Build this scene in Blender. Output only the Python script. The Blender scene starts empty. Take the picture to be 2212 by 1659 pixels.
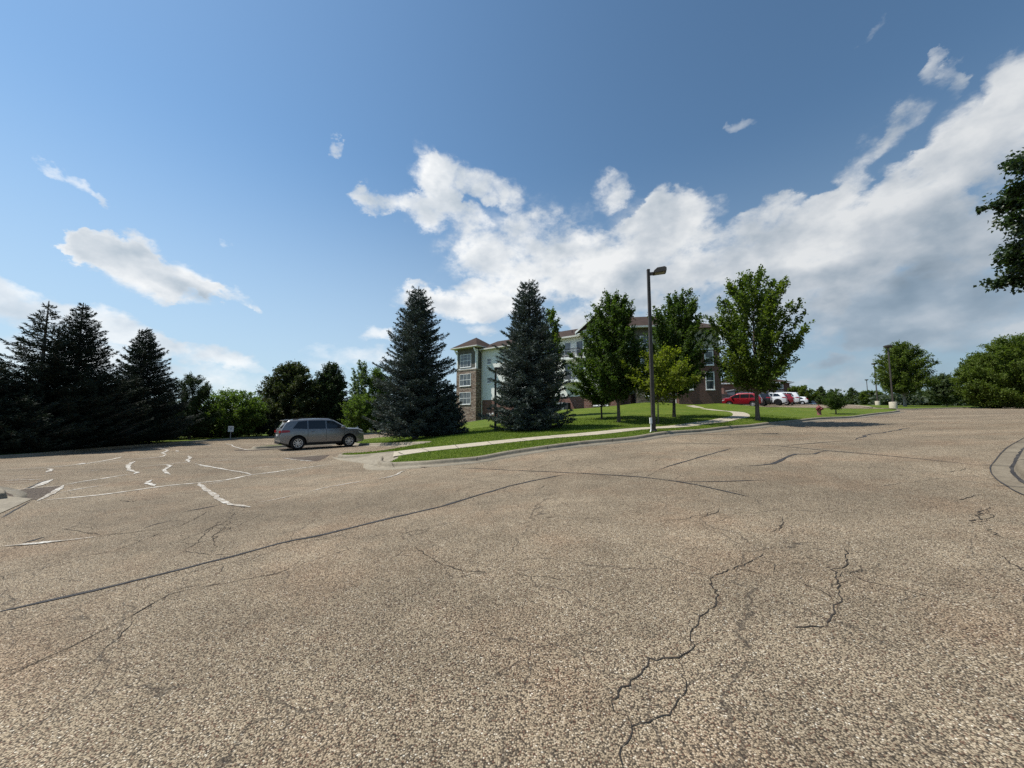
import bpy, bmesh, math, random
import numpy as np
from mathutils import Vector, Matrix
from mathutils.geometry import delaunay_2d_cdt

SC = bpy.context.scene
COL = SC.collection
R = math.radians
rng = np.random.default_rng(7)

# ------------------------------------------------------------------ camera model (reference frame 2212 x 1659)
FPX, CX, CY = 831.0, 1106.0, 829.5
PITCH = math.atan(76.5 / FPX)
EYE = 1.6
_cp, _sp = math.cos(PITCH), math.sin(PITCH)

def P(px, py, d):
    """world point seen at (px,py) at forward distance d"""
    u = (px - CX) / FPX
    w = (CY - py) / FPX
    t = d / (_cp - w * _sp)
    return u * t, d, EYE + t * (_sp + w * _cp)

# ------------------------------------------------------------------ terrain: thin plate spline through surveyed points
# (px, py, depth, height of that point above the paved level)
SURV = [
 (812,1008,14.5,0),(868,1008,13.6,0),(921,1006,13.3,0),(966,1001,13.3,0),(1030,997,13.6,0),(1094,984,14.1,0),(1161,974,14.6,0),
 (1270,960,15.8,0),(1375,950,17,0),(1524,933,19.5,0),(1621,923.5,21.5,0),(1677,917.5,23,0),(1770,906.6,27,0),(1866,899.5,32,0),
 (1924,892.5,37,0),(1940,889,40,0),
 (1412,932,18.2,.14),(1637,908,23.5,.14),(1770,897,33,.14),
 (1905,884,48,0),(2010,883.5,52,0),(2212,881,56,0),(1922,882,50,.14),
 (1604,880,49,0),(1679,877,54,0),(1725,875,60,0),(1745,874.5,78,0),(1690,881,46.5,0),(1790,884,46,0),(1560,882,46,0),
 (645,972,23,0),(753,965,24.87,0),
 (0,990,19.3,0),(200,973,24.2,0),(400,957,31.8,0),(560,946,40.5,0),(775,940,42.5,0),
 (0,1050,10.4,0),(540,971,24,0),(750,958,27.7,0),(925,960,19.4,0),(769,961,27.6,0),
 (726,985,18.9,0),(836,974,18.3,.1),
 (905,948,24,.14),(1140,929,22.5,.14),(1070,929,24.5,.14),
 (1020,917,57,.14),(1060,909,54,.14),(1280,887,47.3,.14),(1400,869,43.5,.14),(1548,870,42,.14),(1220,886,46.5,.14),
 (1456,902,27,.14),(1337,912,24.5,.14),(1300,905,28,.14),(1422,917,23,.14),
 (1152,948,17.5,.14),(966,968,16.5,.14),(862,979,15.8,.1),
 (1520,914,22,.14),(1600,900,28,.14),(1588,890,33,.14),(1525,882,40,.14),
 (2140,1010,7.5,0),(2212,948,10.5,0),(2212,1077,5.6,0),
]
XY0, Z0 = [], []
for px, py, d, off in SURV:
    x, y, z = P(px, py, d)
    XY0.append((x, y)); Z0.append(z - off)
for x, y, z in [(0,0,0),(-2.5,2,-.13),(2.5,2.5,.2),(0,6,.17),(-4,7,-.12),(5,8,.52),(0,-8,-.2),(-8,3,-.38),(0,-40,-1.2),(-40,-20,-2),
                (40,-20,2.2),(25,5,1.75),(45,15,2.6),(75,30,3.4),(110,60,3.9),(150,60,4.2),(110,-20,3.6),(-60,50,-.9),(-60,15,-1.1),(-110,30,-2),
                (-60,90,-.8),(-30,70,-.2),(0,100,2.2),(40,100,4.6),(80,110,4.9),(-100,140,-2.5),(0,180,1.5),(120,150,4.6)]:
    XY0.append((x, y)); Z0.append(z)
XY0 = np.array(XY0); Z0 = np.array(Z0)

def _phi(r2):
    return 0.5 * r2 * np.log(r2 + 1e-9)

def _fit(lam=.35):
    n = len(XY0)
    d2 = ((XY0[:, None, :] - XY0[None, :, :]) ** 2).sum(-1)
    A = np.zeros((n + 3, n + 3))
    A[:n, :n] = _phi(d2) + lam * np.eye(n)
    A[:n, n] = 1; A[:n, n + 1:] = XY0
    A[n, :n] = 1; A[n + 1:, :n] = XY0.T
    return np.linalg.solve(A, np.concatenate([Z0, np.zeros(3)]))
_W = _fit()

def H(x, y):
    """height of the paved level at x, y (arrays or numbers)"""
    x = np.asarray(x, float); y = np.asarray(y, float)
    shp = x.shape
    q = np.stack([x.ravel(), y.ravel()], 1)
    r = np.linalg.norm(q, axis=1)
    k = np.where(r > 190, 190 / np.maximum(r, 1e-6), 1.0)
    q = q * k[:, None]
    out = np.empty(len(q))
    n = len(XY0)
    for i in range(0, len(q), 4000):
        b = q[i:i + 4000]
        d2 = ((b[:, None, :] - XY0[None]) ** 2).sum(-1)
        out[i:i + 4000] = _phi(d2) @ _W[:n] + _W[n] + b @ _W[n + 1:]
    return out.reshape(shp)

def H1(x, y):
    return float(H(np.array([x]), np.array([y]))[0])

_DS = np.concatenate([np.arange(1.2, 12, .1), np.arange(12, 40, .2), np.arange(40, 90, .5)])
def at(px, py):
    """ground point (x, y) under a sight line"""
    x, y, z = P(px, py, 1.0)
    dx, dz = x, z - EYE
    g = H(dx * _DS, _DS) - (EYE + dz * _DS)
    k = np.argmax(g > 0)
    if g[k] <= 0:
        k = len(_DS) - 1
    if k == 0:
        d = _DS[0]
    else:
        a, b = g[k - 1], g[k]
        d = _DS[k - 1] + (_DS[k] - _DS[k - 1]) * (-a) / (b - a + 1e-12)
    return dx * d, d

# ------------------------------------------------------------------ objects
def tag(o, label=None, cat=None, group=None, kind=None):
    if label: o['label'] = label
    if cat: o['category'] = cat
    if group: o['group'] = group
    if kind: o['kind'] = kind
    return o

def thing(name, label, cat, loc=(0, 0, 0), rz=0, group=None, kind=None):
    o = bpy.data.objects.new(name, None)
    COL.objects.link(o)
    o.empty_display_size = .2
    o.location = loc; o.rotation_euler = (0, 0, rz)
    return tag(o, label, cat, group, kind)

def link_mesh(name, me, mats, parent=None):
    o = bpy.data.objects.new(name, me)
    COL.objects.link(o)
    for m in (mats if isinstance(mats, (list, tuple)) else [mats]):
        me.materials.append(m)
    if parent is not None:
        o.parent = parent
    return o

def arr_mesh(name, V, F, mats, parent=None, smooth=False):
    """V (n,3), F (m,k) numpy"""
    V = np.ascontiguousarray(V, np.float32); F = np.ascontiguousarray(F, np.int32)
    me = bpy.data.meshes.new(name)
    k = F.shape[1]
    me.vertices.add(len(V)); me.vertices.foreach_set('co', V.ravel())
    me.loops.add(F.size); me.loops.foreach_set('vertex_index', F.ravel())
    me.polygons.add(len(F))
    me.polygons.foreach_set('loop_start', np.arange(0, F.size, k, dtype=np.int32))
    me.polygons.foreach_set('loop_total', np.full(len(F), k, np.int32))
    if smooth:
        me.polygons.foreach_set('use_smooth', np.ones(len(F), bool))
    me.update(calc_edges=True); me.validate()
    return link_mesh(name, me, mats, parent)

class MB:
    """collects simple solids into one mesh"""
    def __init__(self): self.v = []; self.f = []
    def poly(self, pts, faces):
        n = len(self.v); self.v += [tuple(p) for p in pts]
        self.f += [tuple(i + n for i in f) for f in faces]
    def box(self, x0, y0, z0, x1, y1, z1):
        self.poly([(x0,y0,z0),(x1,y0,z0),(x1,y1,z0),(x0,y1,z0),(x0,y0,z1),(x1,y0,z1),(x1,y1,z1),(x0,y1,z1)],
                  [(0,3,2,1),(4,5,6,7),(0,1,5,4),(1,2,6,5),(2,3,7,6),(3,0,4,7)])
    def frustum(self, c0, s0, c1, s1):
        x, y, z = c0; X, Y, Z = c1
        a, b = s0; A, B = s1
        self.poly([(x-a,y-b,z),(x+a,y-b,z),(x+a,y+b,z),(x-a,y+b,z),(X-A,Y-B,Z),(X+A,Y-B,Z),(X+A,Y+B,Z),(X-A,Y+B,Z)],
                  [(0,3,2,1),(4,5,6,7),(0,1,5,4),(1,2,6,5),(2,3,7,6),(3,0,4,7)])
    def tube(self, pts, rad, n=8, cap=True):
        pts = [Vector(p) for p in pts]
        if not isinstance(rad, (list, tuple)): rad = [rad] * len(pts)
        base = len(self.v)
        for i, p in enumerate(pts):
            t = (pts[min(i + 1, len(pts) - 1)] - pts[max(i - 1, 0)]).normalized()
            a = t.cross(Vector((0, 0, 1)) if abs(t.z) < .9 else Vector((1, 0, 0))).normalized()
            b = t.cross(a)
            for k in range(n):
                q = p + float(rad[i]) * (math.cos(2 * math.pi * k / n) * a + math.sin(2 * math.pi * k / n) * b)
                self.v.append(tuple(q))
        for i in range(len(pts) - 1):
            for k in range(n):
                self.f.append((base + i * n + k, base + i * n + (k + 1) % n, base + (i + 1) * n + (k + 1) % n, base + (i + 1) * n + k))
        if cap:
            self.f.append(tuple(base + k for k in range(n))[::-1])
            self.f.append(tuple(base + (len(pts) - 1) * n + k for k in range(n)))
    def lathe(self, prof, n=24, axis='Z', c=(0, 0, 0), cap=True):
        base = len(self.v)
        for r, h in prof:
            for k in range(n):
                a = 2 * math.pi * k / n
                p = (r * math.cos(a), r * math.sin(a), h)
                if axis == 'Y': p = (p[0], p[2], p[1])
                if axis == 'X': p = (p[2], p[0], p[1])
                self.v.append((p[0] + c[0], p[1] + c[1], p[2] + c[2]))
        for i in range(len(prof) - 1):
            for k in range(n):
                self.f.append((base + i * n + k, base + i * n + (k + 1) % n, base + (i + 1) * n + (k + 1) % n, base + (i + 1) * n + k))
        if cap:
            self.f.append(tuple(base + k for k in range(n))[::-1])
            self.f.append(tuple(base + (len(prof) - 1) * n + k for k in range(n)))
    def build(self, name, mats, parent=None, smooth=False, bevel=0, fix=True):
        me = bpy.data.meshes.new(name)
        me.from_pydata(self.v, [], self.f)
        if fix or bevel:
            bm = bmesh.new(); bm.from_mesh(me)
            bmesh.ops.recalc_face_normals(bm, faces=bm.faces[:])
            if bevel:
                bmesh.ops.bevel(bm, geom=bm.edges[:], offset=bevel, segments=2, affect='EDGES', profile=.6)
            bm.to_mesh(me); bm.free()
        if smooth:
            me.polygons.foreach_set('use_smooth', np.ones(len(me.polygons), bool))
            try: me.set_sharp_from_angle(angle=R(40))
            except Exception: pass
        me.update()
        return link_mesh(name, me, mats, parent)

# ------------------------------------------------------------------ materials
class NT:
    def __init__(self, nt):
        self.t = nt; self.l = nt.links
    def n(self, typ, ins=None, **props):
        nd = self.t.nodes.new(typ)
        for k, v in props.items(): setattr(nd, k, v)
        for k, v in (ins or {}).items(): self.set(nd.inputs[k], v)
        return nd
    def set(self, sock, v):
        if isinstance(v, bpy.types.NodeSocket): self.l.new(v, sock)
        elif isinstance(v, bpy.types.Node): self.l.new(v.outputs[0], sock)
        elif isinstance(v, (tuple, list)) and len(v) == 3 and sock.type == 'RGBA': sock.default_value = (*v, 1)
        else: sock.default_value = v
    def m(self, op, a, b=None, c=None, clamp=False):
        nd = self.t.nodes.new('ShaderNodeMath'); nd.operation = op; nd.use_clamp = clamp
        for i, v in enumerate((a, b, c)):
            if v is not None: self.set(nd.inputs[i], v)
        return nd.outputs[0]
    def rng(self, v, a, b, c=0., d=1., smooth=True):
        nd = self.t.nodes.new('ShaderNodeMapRange')
        nd.interpolation_type = 'SMOOTHSTEP' if smooth else 'LINEAR'
        self.set(nd.inputs[0], v)
        for i, x in enumerate((a, b, c, d)): self.set(nd.inputs[1 + i], x)
        return nd.outputs[0]
    def mix(self, f, a, b, mode='MIX'):
        nd = self.t.nodes.new('ShaderNodeMix'); nd.data_type = 'RGBA'; nd.blend_type = mode
        self.set(nd.inputs['Factor'], f); self.set(nd.inputs[6], a); self.set(nd.inputs[7], b)
        return nd.outputs[2]
    def noise(self, vec, scale, detail=4, rough=.5, dist=0.):
        nd = self.n('ShaderNodeTexNoise', {'Vector': vec, 'Scale': scale, 'Detail': detail, 'Roughness': rough, 'Distortion': dist})
        return nd.outputs[0]
    def ramp(self, f, stops):
        nd = self.n('ShaderNodeValToRGB', {'Fac': f})
        cr = nd.color_ramp
        while len(cr.elements) < len(stops): cr.elements.new(.5)
        for e, (p, c) in zip(cr.elements, stops):
            e.position = p; e.color = (*c, 1) if len(c) == 3 else c
        return nd.outputs[0]
    def vec(self, x, y, z=0.):
        return self.n('ShaderNodeCombineXYZ', {0: x, 1: y, 2: z}).outputs[0]
    def sep(self, v):
        return self.n('ShaderNodeSeparateXYZ', {0: v}).outputs

def new_mat(name, rough=.8, color=(.5, .5, .5), spec=.3, metal=0.):
    m = bpy.data.materials.new(name); m.use_nodes = True
    nt = NT(m.node_tree)
    b = m.node_tree.nodes['Principled BSDF']
    b.inputs['Base Color'].default_value = (*color, 1)
    b.inputs['Roughness'].default_value = rough
    b.inputs['Specular IOR Level'].default_value = spec
    b.inputs['Metallic'].default_value = metal
    oc = nt.n('ShaderNodeTexCoord').outputs['Object']
    return m, nt, b, oc

def bump(nt, b, h, strength=.5, dist=.01):
    nd = nt.n('ShaderNodeBump', {'Strength': strength, 'Distance': dist, 'Height': h})
    nt.l.new(nd.outputs[0], b.inputs['Normal'])

def mottled(name, c1, c2, scale=3., rough=.8, spec=.3, metal=0., bs=0., detail=6):
    m, nt, b, oc = new_mat(name, rough, c1, spec, metal)
    f = nt.noise(oc, scale, detail, .6)
    nt.set(b.inputs['Base Color'], nt.mix(nt.rng(f, .35, .65), c1, c2))
    if bs: bump(nt, b, nt.noise(oc, scale * 12, 4, .6), bs, .01)
    return m

M = {}
def mat_asphalt(name, dark=1.0, tint=(1, 1, 1)):
    m, nt, b, oc = new_mat(name, .9, spec=.15)
    flat = nt.n('ShaderNodeVectorMath', {0: oc, 1: (1, 1, 0)}, operation='MULTIPLY').outputs[0]
    wob = nt.n('ShaderNodeTexNoise', {'Vector': flat, 'Scale': 60., 'Detail': 2.}).outputs[1]
    warp = nt.n('ShaderNodeVectorMath', {0: flat, 1: nt.n('ShaderNodeVectorMath', {0: wob, 3: .008}, operation='SCALE').outputs[0]}, operation='ADD').outputs[0]
    v = nt.n('ShaderNodeTexVoronoi', {'Vector': warp, 'Scale': 110., 'Randomness': 1.}, voronoi_dimensions='2D')
    rnd = nt.n('ShaderNodeSeparateColor', {0: v.outputs['Color']}).outputs
    k = dark
    chip = nt.ramp(rnd[0], [(0., (.05*k,.045*k,.04*k)), (.2, (.12*k,.098*k,.074*k)), (.45, (.30*k,.242*k,.172*k)), (.82, (.44*k,.365*k,.262*k)), (.97, (.54*k,.465*k,.36*k)), (1., (.8*k,.76*k,.66*k))])
    chip = nt.mix(nt.rng(rnd[1], .88, .96), chip, (.15*k, .085*k, .06*k))
    chip = nt.mix(.16, chip, (.265*k, .212*k, .15*k))
    gap = nt.rng(v.outputs['Distance'], .30, .70, 1., .26)
    col = nt.mix(1., chip, nt.vec(gap, gap, gap), 'MULTIPLY')
    strk = nt.n('ShaderNodeMapping', {'Vector': flat, 'Rotation': (0, 0, R(-38)), 'Scale': (.045, .55, 1)}).outputs[0]
    stain = nt.noise(flat, .9, 4, .55)
    big = nt.noise(flat, .22, 5, .6)
    mid = nt.noise(flat, 1.7, 6, .65)
    lum = nt.m('MULTIPLY', nt.rng(big, .3, .7, .84, 1.16), nt.rng(mid, .25, .75, .86, 1.12))
    lum = nt.m('MULTIPLY', lum, nt.rng(nt.noise(strk, 1., 4, .55), .3, .7, .86, 1.1))
    lum = nt.m('MULTIPLY', lum, nt.rng(stain, .66, .76, 1., .8))
    col = nt.mix(1., col, nt.vec(lum, lum, lum), 'MULTIPLY')
    pink = nt.noise(flat, .6, 4, .6)
    col = nt.mix(nt.rng(pink, .45, .7, 0., .5), col, nt.mix(1., col, (1.1, .95, .88), 'MULTIPLY'))
    # hairline cracking in patches
    wob2 = nt.n('ShaderNodeTexNoise', {'Vector': flat, 'Scale': 2.2, 'Detail': 6.}).outputs[1]
    w2 = nt.n('ShaderNodeVectorMath', {0: flat, 1: nt.n('ShaderNodeVectorMath', {0: wob2, 3: .55}, operation='SCALE').outputs[0]}, operation='ADD').outputs[0]
    for sc, wd, lo in ((1.05, .011, .455), (.4, .0052, .42)):
        e = nt.n('ShaderNodeTexVoronoi', {'Vector': w2, 'Scale': sc}, voronoi_dimensions='2D', feature='DISTANCE_TO_EDGE').outputs['Distance']
        line = nt.m('MULTIPLY', nt.rng(e, wd * .35, wd, 1., 0.), nt.rng(nt.noise(flat, .35 * sc + .12, 3), lo, lo + .08))
        col = nt.mix(nt.m('MULTIPLY', line, .58), col, (.035, .03, .026))
    nt.set(b.inputs['Base Color'], nt.mix(1., col, tint, 'MULTIPLY'))
    hgt = nt.m('ADD', nt.rng(v.outputs['Distance'], .1, .7, 1., 0.), nt.m('MULTIPLY', rnd[2], .5))
    bump(nt, b, hgt, .32, .005)
    return m
M['asphalt'] = mat_asphalt('worn chip asphalt', .93, (.98, .96, .915))
M['patch'] = mat_asphalt('dark patched asphalt', .42, (.95, .93, 1.0))

def mat_concrete(name, c1, c2, stain=.5):
    m, nt, b, oc = new_mat(name, .88, spec=.2)
    f = nt.noise(oc, 1.3, 6, .65); g = nt.noise(oc, 14, 5, .6); s = nt.noise(oc, 90, 3, .6)
    col = nt.mix(nt.rng(f, .3, .7), c1, c2)
    lum = nt.m('MULTIPLY', nt.rng(g, .3, .7, .82, 1.12), nt.rng(s, .3, .7, .8, 1.15))
    col = nt.mix(1., col, nt.vec(lum, lum, lum), 'MULTIPLY')
    col = nt.mix(nt.rng(nt.noise(oc, .8, 6, .7), .55, .75, 0., stain), col, (.12, .1, .08))
    nt.set(b.inputs['Base Color'], col)
    bump(nt, b, nt.m('ADD', g, s), .3, .01)
    return m
M['kerb_old'] = mat_concrete('older tan kerb concrete', (.15, .125, .092), (.2, .17, .125), .3)
M['kerb'] = mat_concrete('weathered kerb concrete', (.215, .185, .138), (.285, .25, .19), .3)
M['walk'] = mat_concrete('pale path concrete', (.36, .315, .24), (.43, .38, .295), .2)
M['barrel'] = mat_concrete('pale cast concrete', (.44, .40, .31), (.52, .47, .37), .1)

def mat_grass():
    m, nt, b, oc = new_mat('mown lawn', .9, spec=.15)
    f = nt.noise(oc, .35, 5, .6); g = nt.noise(oc, 3.2, 6, .7); s = nt.noise(oc, 38, 4, .7)
    col = nt.mix(nt.rng(f, .3, .7), (.088, .128, .012), (.132, .168, .018))
    col = nt.mix(nt.rng(g, .35, .7, 0., .6), col, (.05, .1, .01))
    col = nt.mix(nt.rng(nt.noise(oc, .7, 5, .65), .52, .72, 0., .6), col, (.135, .145, .03))
    lum = nt.rng(s, .25, .75, .55, 1.35)
    nt.set(b.inputs['Base Color'], nt.mix(1., col, nt.vec(lum, lum, lum), 'MULTIPLY'))
    bump(nt, b, nt.m('ADD', s, nt.m('MULTIPLY', g, .6)), .9, .05)
    return m
M['grass'] = mat_grass()

def mat_leaf(name, dark, light, tip=None, transl=.35, rough=.6, spec=.25):
    m, nt, b, oc = new_mat(name, rough, spec=spec)
    rp = nt.n('ShaderNodeNewGeometry').outputs['Random Per Island']
    col = nt.mix(rp, dark, light)
    if tip: col = nt.mix(nt.rng(nt.noise(oc, .9, 3, .6), .48, .72, 0., .8), col, tip)
    nt.set(b.inputs['Base Color'], col)
    tr = nt.n('ShaderNodeBsdfTranslucent', {'Color': nt.mix(1., col, (1.5, 1.7, .7), 'MULTIPLY')})
    mx = nt.n('ShaderNodeMixShader', {0: transl, 1: b.outputs[0], 2: tr.outputs[0]})
    nt.l.new(mx.outputs[0], m.node_tree.nodes['Material Output'].inputs[0])
    return m
M['blade'] = mat_leaf('grass blades', (.078, .125, .013), (.165, .215, .03), None, .3)
M['spruce'] = mat_leaf('blue green needles', (.028, .042, .038), (.078, .1, .092), None, .06, .7, .2)
M['spruce_dark'] = mat_leaf('dark green needles', (.012, .02, .014), (.03, .042, .03), None, .05, .7, .15)
M['pine'] = mat_leaf('pine needles', (.022, .038, .014), (.05, .075, .025), None, .1, .7, .2)
M['maple'] = mat_leaf('maple leaves', (.038, .066, .011), (.098, .138, .022), (.135, .165, .024), .45)
M['maple_dark'] = mat_leaf('dark maple leaves', (.026, .05, .010), (.066, .105, .02), (.09, .13, .022), .4)
M['maple_yellow'] = mat_leaf('yellow green maple leaves', (.085, .115, .012), (.19, .215, .024), None, .48)
M['linden'] = mat_leaf('olive linden leaves', (.022, .035, .010), (.06, .075, .025), (.085, .08, .03), .25)
M['linden_dark'] = mat_leaf('deep green linden leaves', (.018, .034, .014), (.042, .064, .024), None, .22)
M['light_leaf'] = mat_leaf('light green leaves', (.05, .09, .018), (.13, .18, .04), None, .42)
M['silver_leaf'] = mat_leaf('grey green leaves', (.08, .12, .05), (.16, .21, .1), None, .35)
M['hedge'] = mat_leaf('hedge leaves', (.05, .08, .012), (.115, .15, .026), None, .38)
M['far_leaf'] = mat_leaf('distant leaves', (.045, .07, .03), (.085, .11, .05), None, .3)
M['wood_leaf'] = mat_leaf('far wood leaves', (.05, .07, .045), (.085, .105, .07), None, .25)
M['near_leaf'] = mat_leaf('dark overhanging leaves', (.016, .032, .012), (.04, .065, .022), None, .3, .45, .4)
M['bark'] = mottled('grey brown bark', (.07, .055, .045), (.14, .12, .1), 9, .95, .1, bs=.6)
M['bark_pale'] = mottled('pale grey bark', (.16, .14, .12), (.26, .24, .21), 7, .95, .1, bs=.6)
# ------------------------------------------------------------------ ground sheets, kerbs, markings
def inside(poly, q):
    poly = np.asarray(poly); q = np.asarray(q)
    x, y = q[:, 0], q[:, 1]
    res = np.zeros(len(q), bool)
    n = len(poly)
    for i in range(n):
        x0, y0 = poly[i]; x1, y1 = poly[(i + 1) % n]
        c = (y0 > y) != (y1 > y)
        with np.errstate(divide='ignore', invalid='ignore'):
            xi = x0 + (y - y0) * (x1 - x0) / (y1 - y0 if y1 != y0 else 1e-12)
        res ^= c & (x < xi)
    return res

def smooth_line(pts, step=.5, closed=False):
    """Catmull-Rom through pts, resampled"""
    pts = [np.array(p, float) for p in pts]
    n = len(pts); out = []
    for i in range(n if closed else n - 1):
        p1, p2 = pts[i], pts[(i + 1) % n]
        p0 = pts[(i - 1) % n] if closed or i > 0 else 2 * p1 - p2
        p3 = pts[(i + 2) % n] if closed or i + 2 < n else 2 * p2 - p1
        k = max(1, int(np.ceil(np.linalg.norm(p2 - p1) / step)))
        for j in range(k):
            t = j / k
            a = np.linalg.norm(p1 - p0) ** .5 + 1e-6; b = np.linalg.norm(p2 - p1) ** .5 + 1e-6; c = np.linalg.norm(p3 - p2) ** .5 + 1e-6
            m1 = (p1 - p0) / a - (p2 - p0) / (a + b) + (p2 - p1) / b
            m2 = (p2 - p1) / b - (p3 - p1) / (b + c) + (p3 - p2) / c
            m1 *= b; m2 *= b
            out.append((2*t**3 - 3*t*t + 1) * p1 + (t**3 - 2*t*t + t) * m1 + (-2*t**3 + 3*t*t) * p2 + (t**3 - t*t) * m2)
    if not closed: out.append(pts[-1])
    return np.array(out)

def offset_line(L, d, closed=False):
    """moves a polyline d to the left of its direction"""
    L = np.asarray(L)
    if closed: T = np.roll(L, -1, 0) - np.roll(L, 1, 0)
    else: T = np.gradient(L, axis=0)
    T = T / (np.linalg.norm(T, axis=1, keepdims=True) + 1e-9)
    return L + d * np.stack([-T[:, 1], T[:, 0]], 1)

def densify(poly, step):
    out = []
    for i in range(len(poly)):
        a = np.array(poly[i], float); b = np.array(poly[(i + 1) % len(poly)], float)
        s = step(*(a + b) / 2) if callable(step) else step
        k = max(1, int(np.linalg.norm(b - a) / s))
        out += [a + (b - a) * j / k for j in range(k)]
    return out

def grid_step(x, y):
    r = math.hypot(x - 2, y - 14)
    return .6 if r < 20 else 1.2 if r < 42 else 4. if r < 110 else 20.

def sheet(name, outline, dz, mat, parent=None, kind='structure', maxstep=99, zf=None, skirt=0):
    poly = densify(outline, lambda x, y: min(max(grid_step(x, y), .5), maxstep))
    pa = np.array(poly)
    lo, hi = pa.min(0), pa.max(0)
    pts = [pa]
    for s, r0, r1 in ((.6, 0, 20), (1.2, 20, 42), (4., 42, 110), (20., 110, 2500)):
        s2 = min(s, maxstep)
        a, b = np.maximum(lo, [2 - r1, 14 - r1]), np.minimum(hi, [2 + r1, 14 + r1])
        if (b <= a).any(): continue
        gx, gy = np.meshgrid(np.arange(a[0], b[0], s2) + s2 * .37, np.arange(a[1], b[1], s2) + s2 * .41)
        q = np.stack([gx.ravel(), gy.ravel()], 1)
        rr = np.hypot(q[:, 0] - 2, q[:, 1] - 14)
        q = q[(rr >= r0) & (rr < r1)]
        if len(q) == 0: continue
        q = q[inside(pa, q)]
        if len(q) == 0: continue
        keep = np.ones(len(q), bool)
        for i in range(0, len(q), 2000):
            d = np.sqrt(((q[i:i + 2000, None, :] - pa[None]) ** 2).sum(-1)).min(1)
            keep[i:i + 2000] = d > s2 * .25
        pts.append(q[keep])
    allp = np.concatenate(pts)
    n = len(pa)
    v, e, f, *_ = delaunay_2d_cdt([Vector(p) for p in allp], [(i, (i + 1) % n) for i in range(n)], [], 1, 1e-5)
    v = np.array([tuple(p) for p in v])
    z = H(v[:, 0], v[:, 1]) + (zf(v) if zf else dz)
    F = np.array([t for t in f if len(t) == 3])
    a, b, c = v[F[:, 0]], v[F[:, 1]], v[F[:, 2]]
    cr = (b[:, 0] - a[:, 0]) * (c[:, 1] - a[:, 1]) - (b[:, 1] - a[:, 1]) * (c[:, 0] - a[:, 0])
    F[cr < 0] = F[cr < 0][:, ::-1]
    VV = np.column_stack([v, z])
    if skirt:
        m0 = len(VV); lowr = VV[:n].copy(); lowr[:, 2] -= skirt
        VV = np.concatenate([VV, lowr])
        ii = np.arange(n); jj = (ii + 1) % n
        F = np.concatenate([F, np.stack([ii, jj, m0 + jj], 1), np.stack([ii, m0 + jj, m0 + ii], 1)])
    o = arr_mesh(name, VV, F, mat, parent, smooth=not skirt)
    if kind: o['kind'] = kind
    return o

def XY(px, py, d):
    return P(px, py, d)[:2]

def kerb(name, line, pan=.42, top=.17, hgt=.145, closed=False, step=.5, gutter=True, rise=None, mat='kerb'):
    """concrete kerb; asphalt on the left of the line's direction, lawn on its right"""
    L = smooth_line(line, step, closed)
    prof = [(.0, -.06), (.0, .02), (-.015, .06), (-.03, hgt - .03), (-.055, hgt - .006), (-.075, hgt), (-top, hgt), (-top - .02, -.05)]
    if gutter: prof = [(pan, -.05), (pan, .008), (.02, .004)] + prof[1:]
    rows = []
    n = len(L)
    for off, dz in prof:
        q = offset_line(L, off, closed)
        k = 1.0
        if rise is not None:
            k = rise(np.linspace(0, 1, n))
        zz = np.where(np.full(n, dz > .03), dz * k, dz)
        rows.append(np.column_stack([q, H(q[:, 0], q[:, 1]) + zz]))
    V = np.concatenate(rows)
    F = []
    m = n if closed else n - 1
    for r in range(len(prof) - 1):
        for i in range(m):
            j = (i + 1) % n
            F.append((r * n + i, r * n + j, (r + 1) * n + j, (r + 1) * n + i))
    if not closed:
        e0 = [r * n for r in range(len(prof))]; e1 = [r * n + n - 1 for r in range(len(prof))]
        for ee in (e0, e1):
            for k_ in range(1, len(ee) - 2, 1): F.append((ee[0], ee[k_], ee[k_ + 1], ee[k_ + 1]) if False else (ee[-1], ee[k_ - 1], ee[k_], ee[k_ + 1]))
    o = arr_mesh(name, V, F, M[mat], smooth=False)
    bm = bmesh.new(); bm.from_mesh(o.data)
    bmesh.ops.recalc_face_normals(bm, faces=bm.faces[:])
    bm.to_mesh(o.data); bm.free()
    o['kind'] = 'structure'
    # expansion joints: thin dark grooves across the kerb
    return o, L

def joints(L, every, name='kerb_joint', prof=((-.17, .149), (-.075, .149), (-.03, .12), (.004, .02), (.40, .013))):
    s = np.concatenate([[0], np.cumsum(np.linalg.norm(np.diff(L, axis=0), axis=1))])
    V, F = [], []
    for d in np.arange(every * .6, s[-1], every):
        i = min(np.searchsorted(s, d), len(L) - 2)
        t = L[i + 1] - L[i]; t /= np.linalg.norm(t); nn = np.array([-t[1], t[0]])
        b = len(V)
        for off, dz in prof:
            for e in (-.012, .012):
                q = L[i] + nn * off + t * e
                V.append((q[0], q[1], H1(*q) + dz + .003))
        for k in range(len(prof) - 1):
            F.append((b + 2*k, b + 2*k + 1, b + 2*k + 3, b + 2*k + 2))
    o = arr_mesh(name, V, F, M['seal'])
    o['kind'] = 'structure'

M['seal'] = mottled('dark crack sealer', (.032, .031, .032), (.058, .055, .054), 5, .75, .15)
M['crack'] = mottled('open crack', (.022, .02, .018), (.05, .042, .036), 8, .95, .1)

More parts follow.
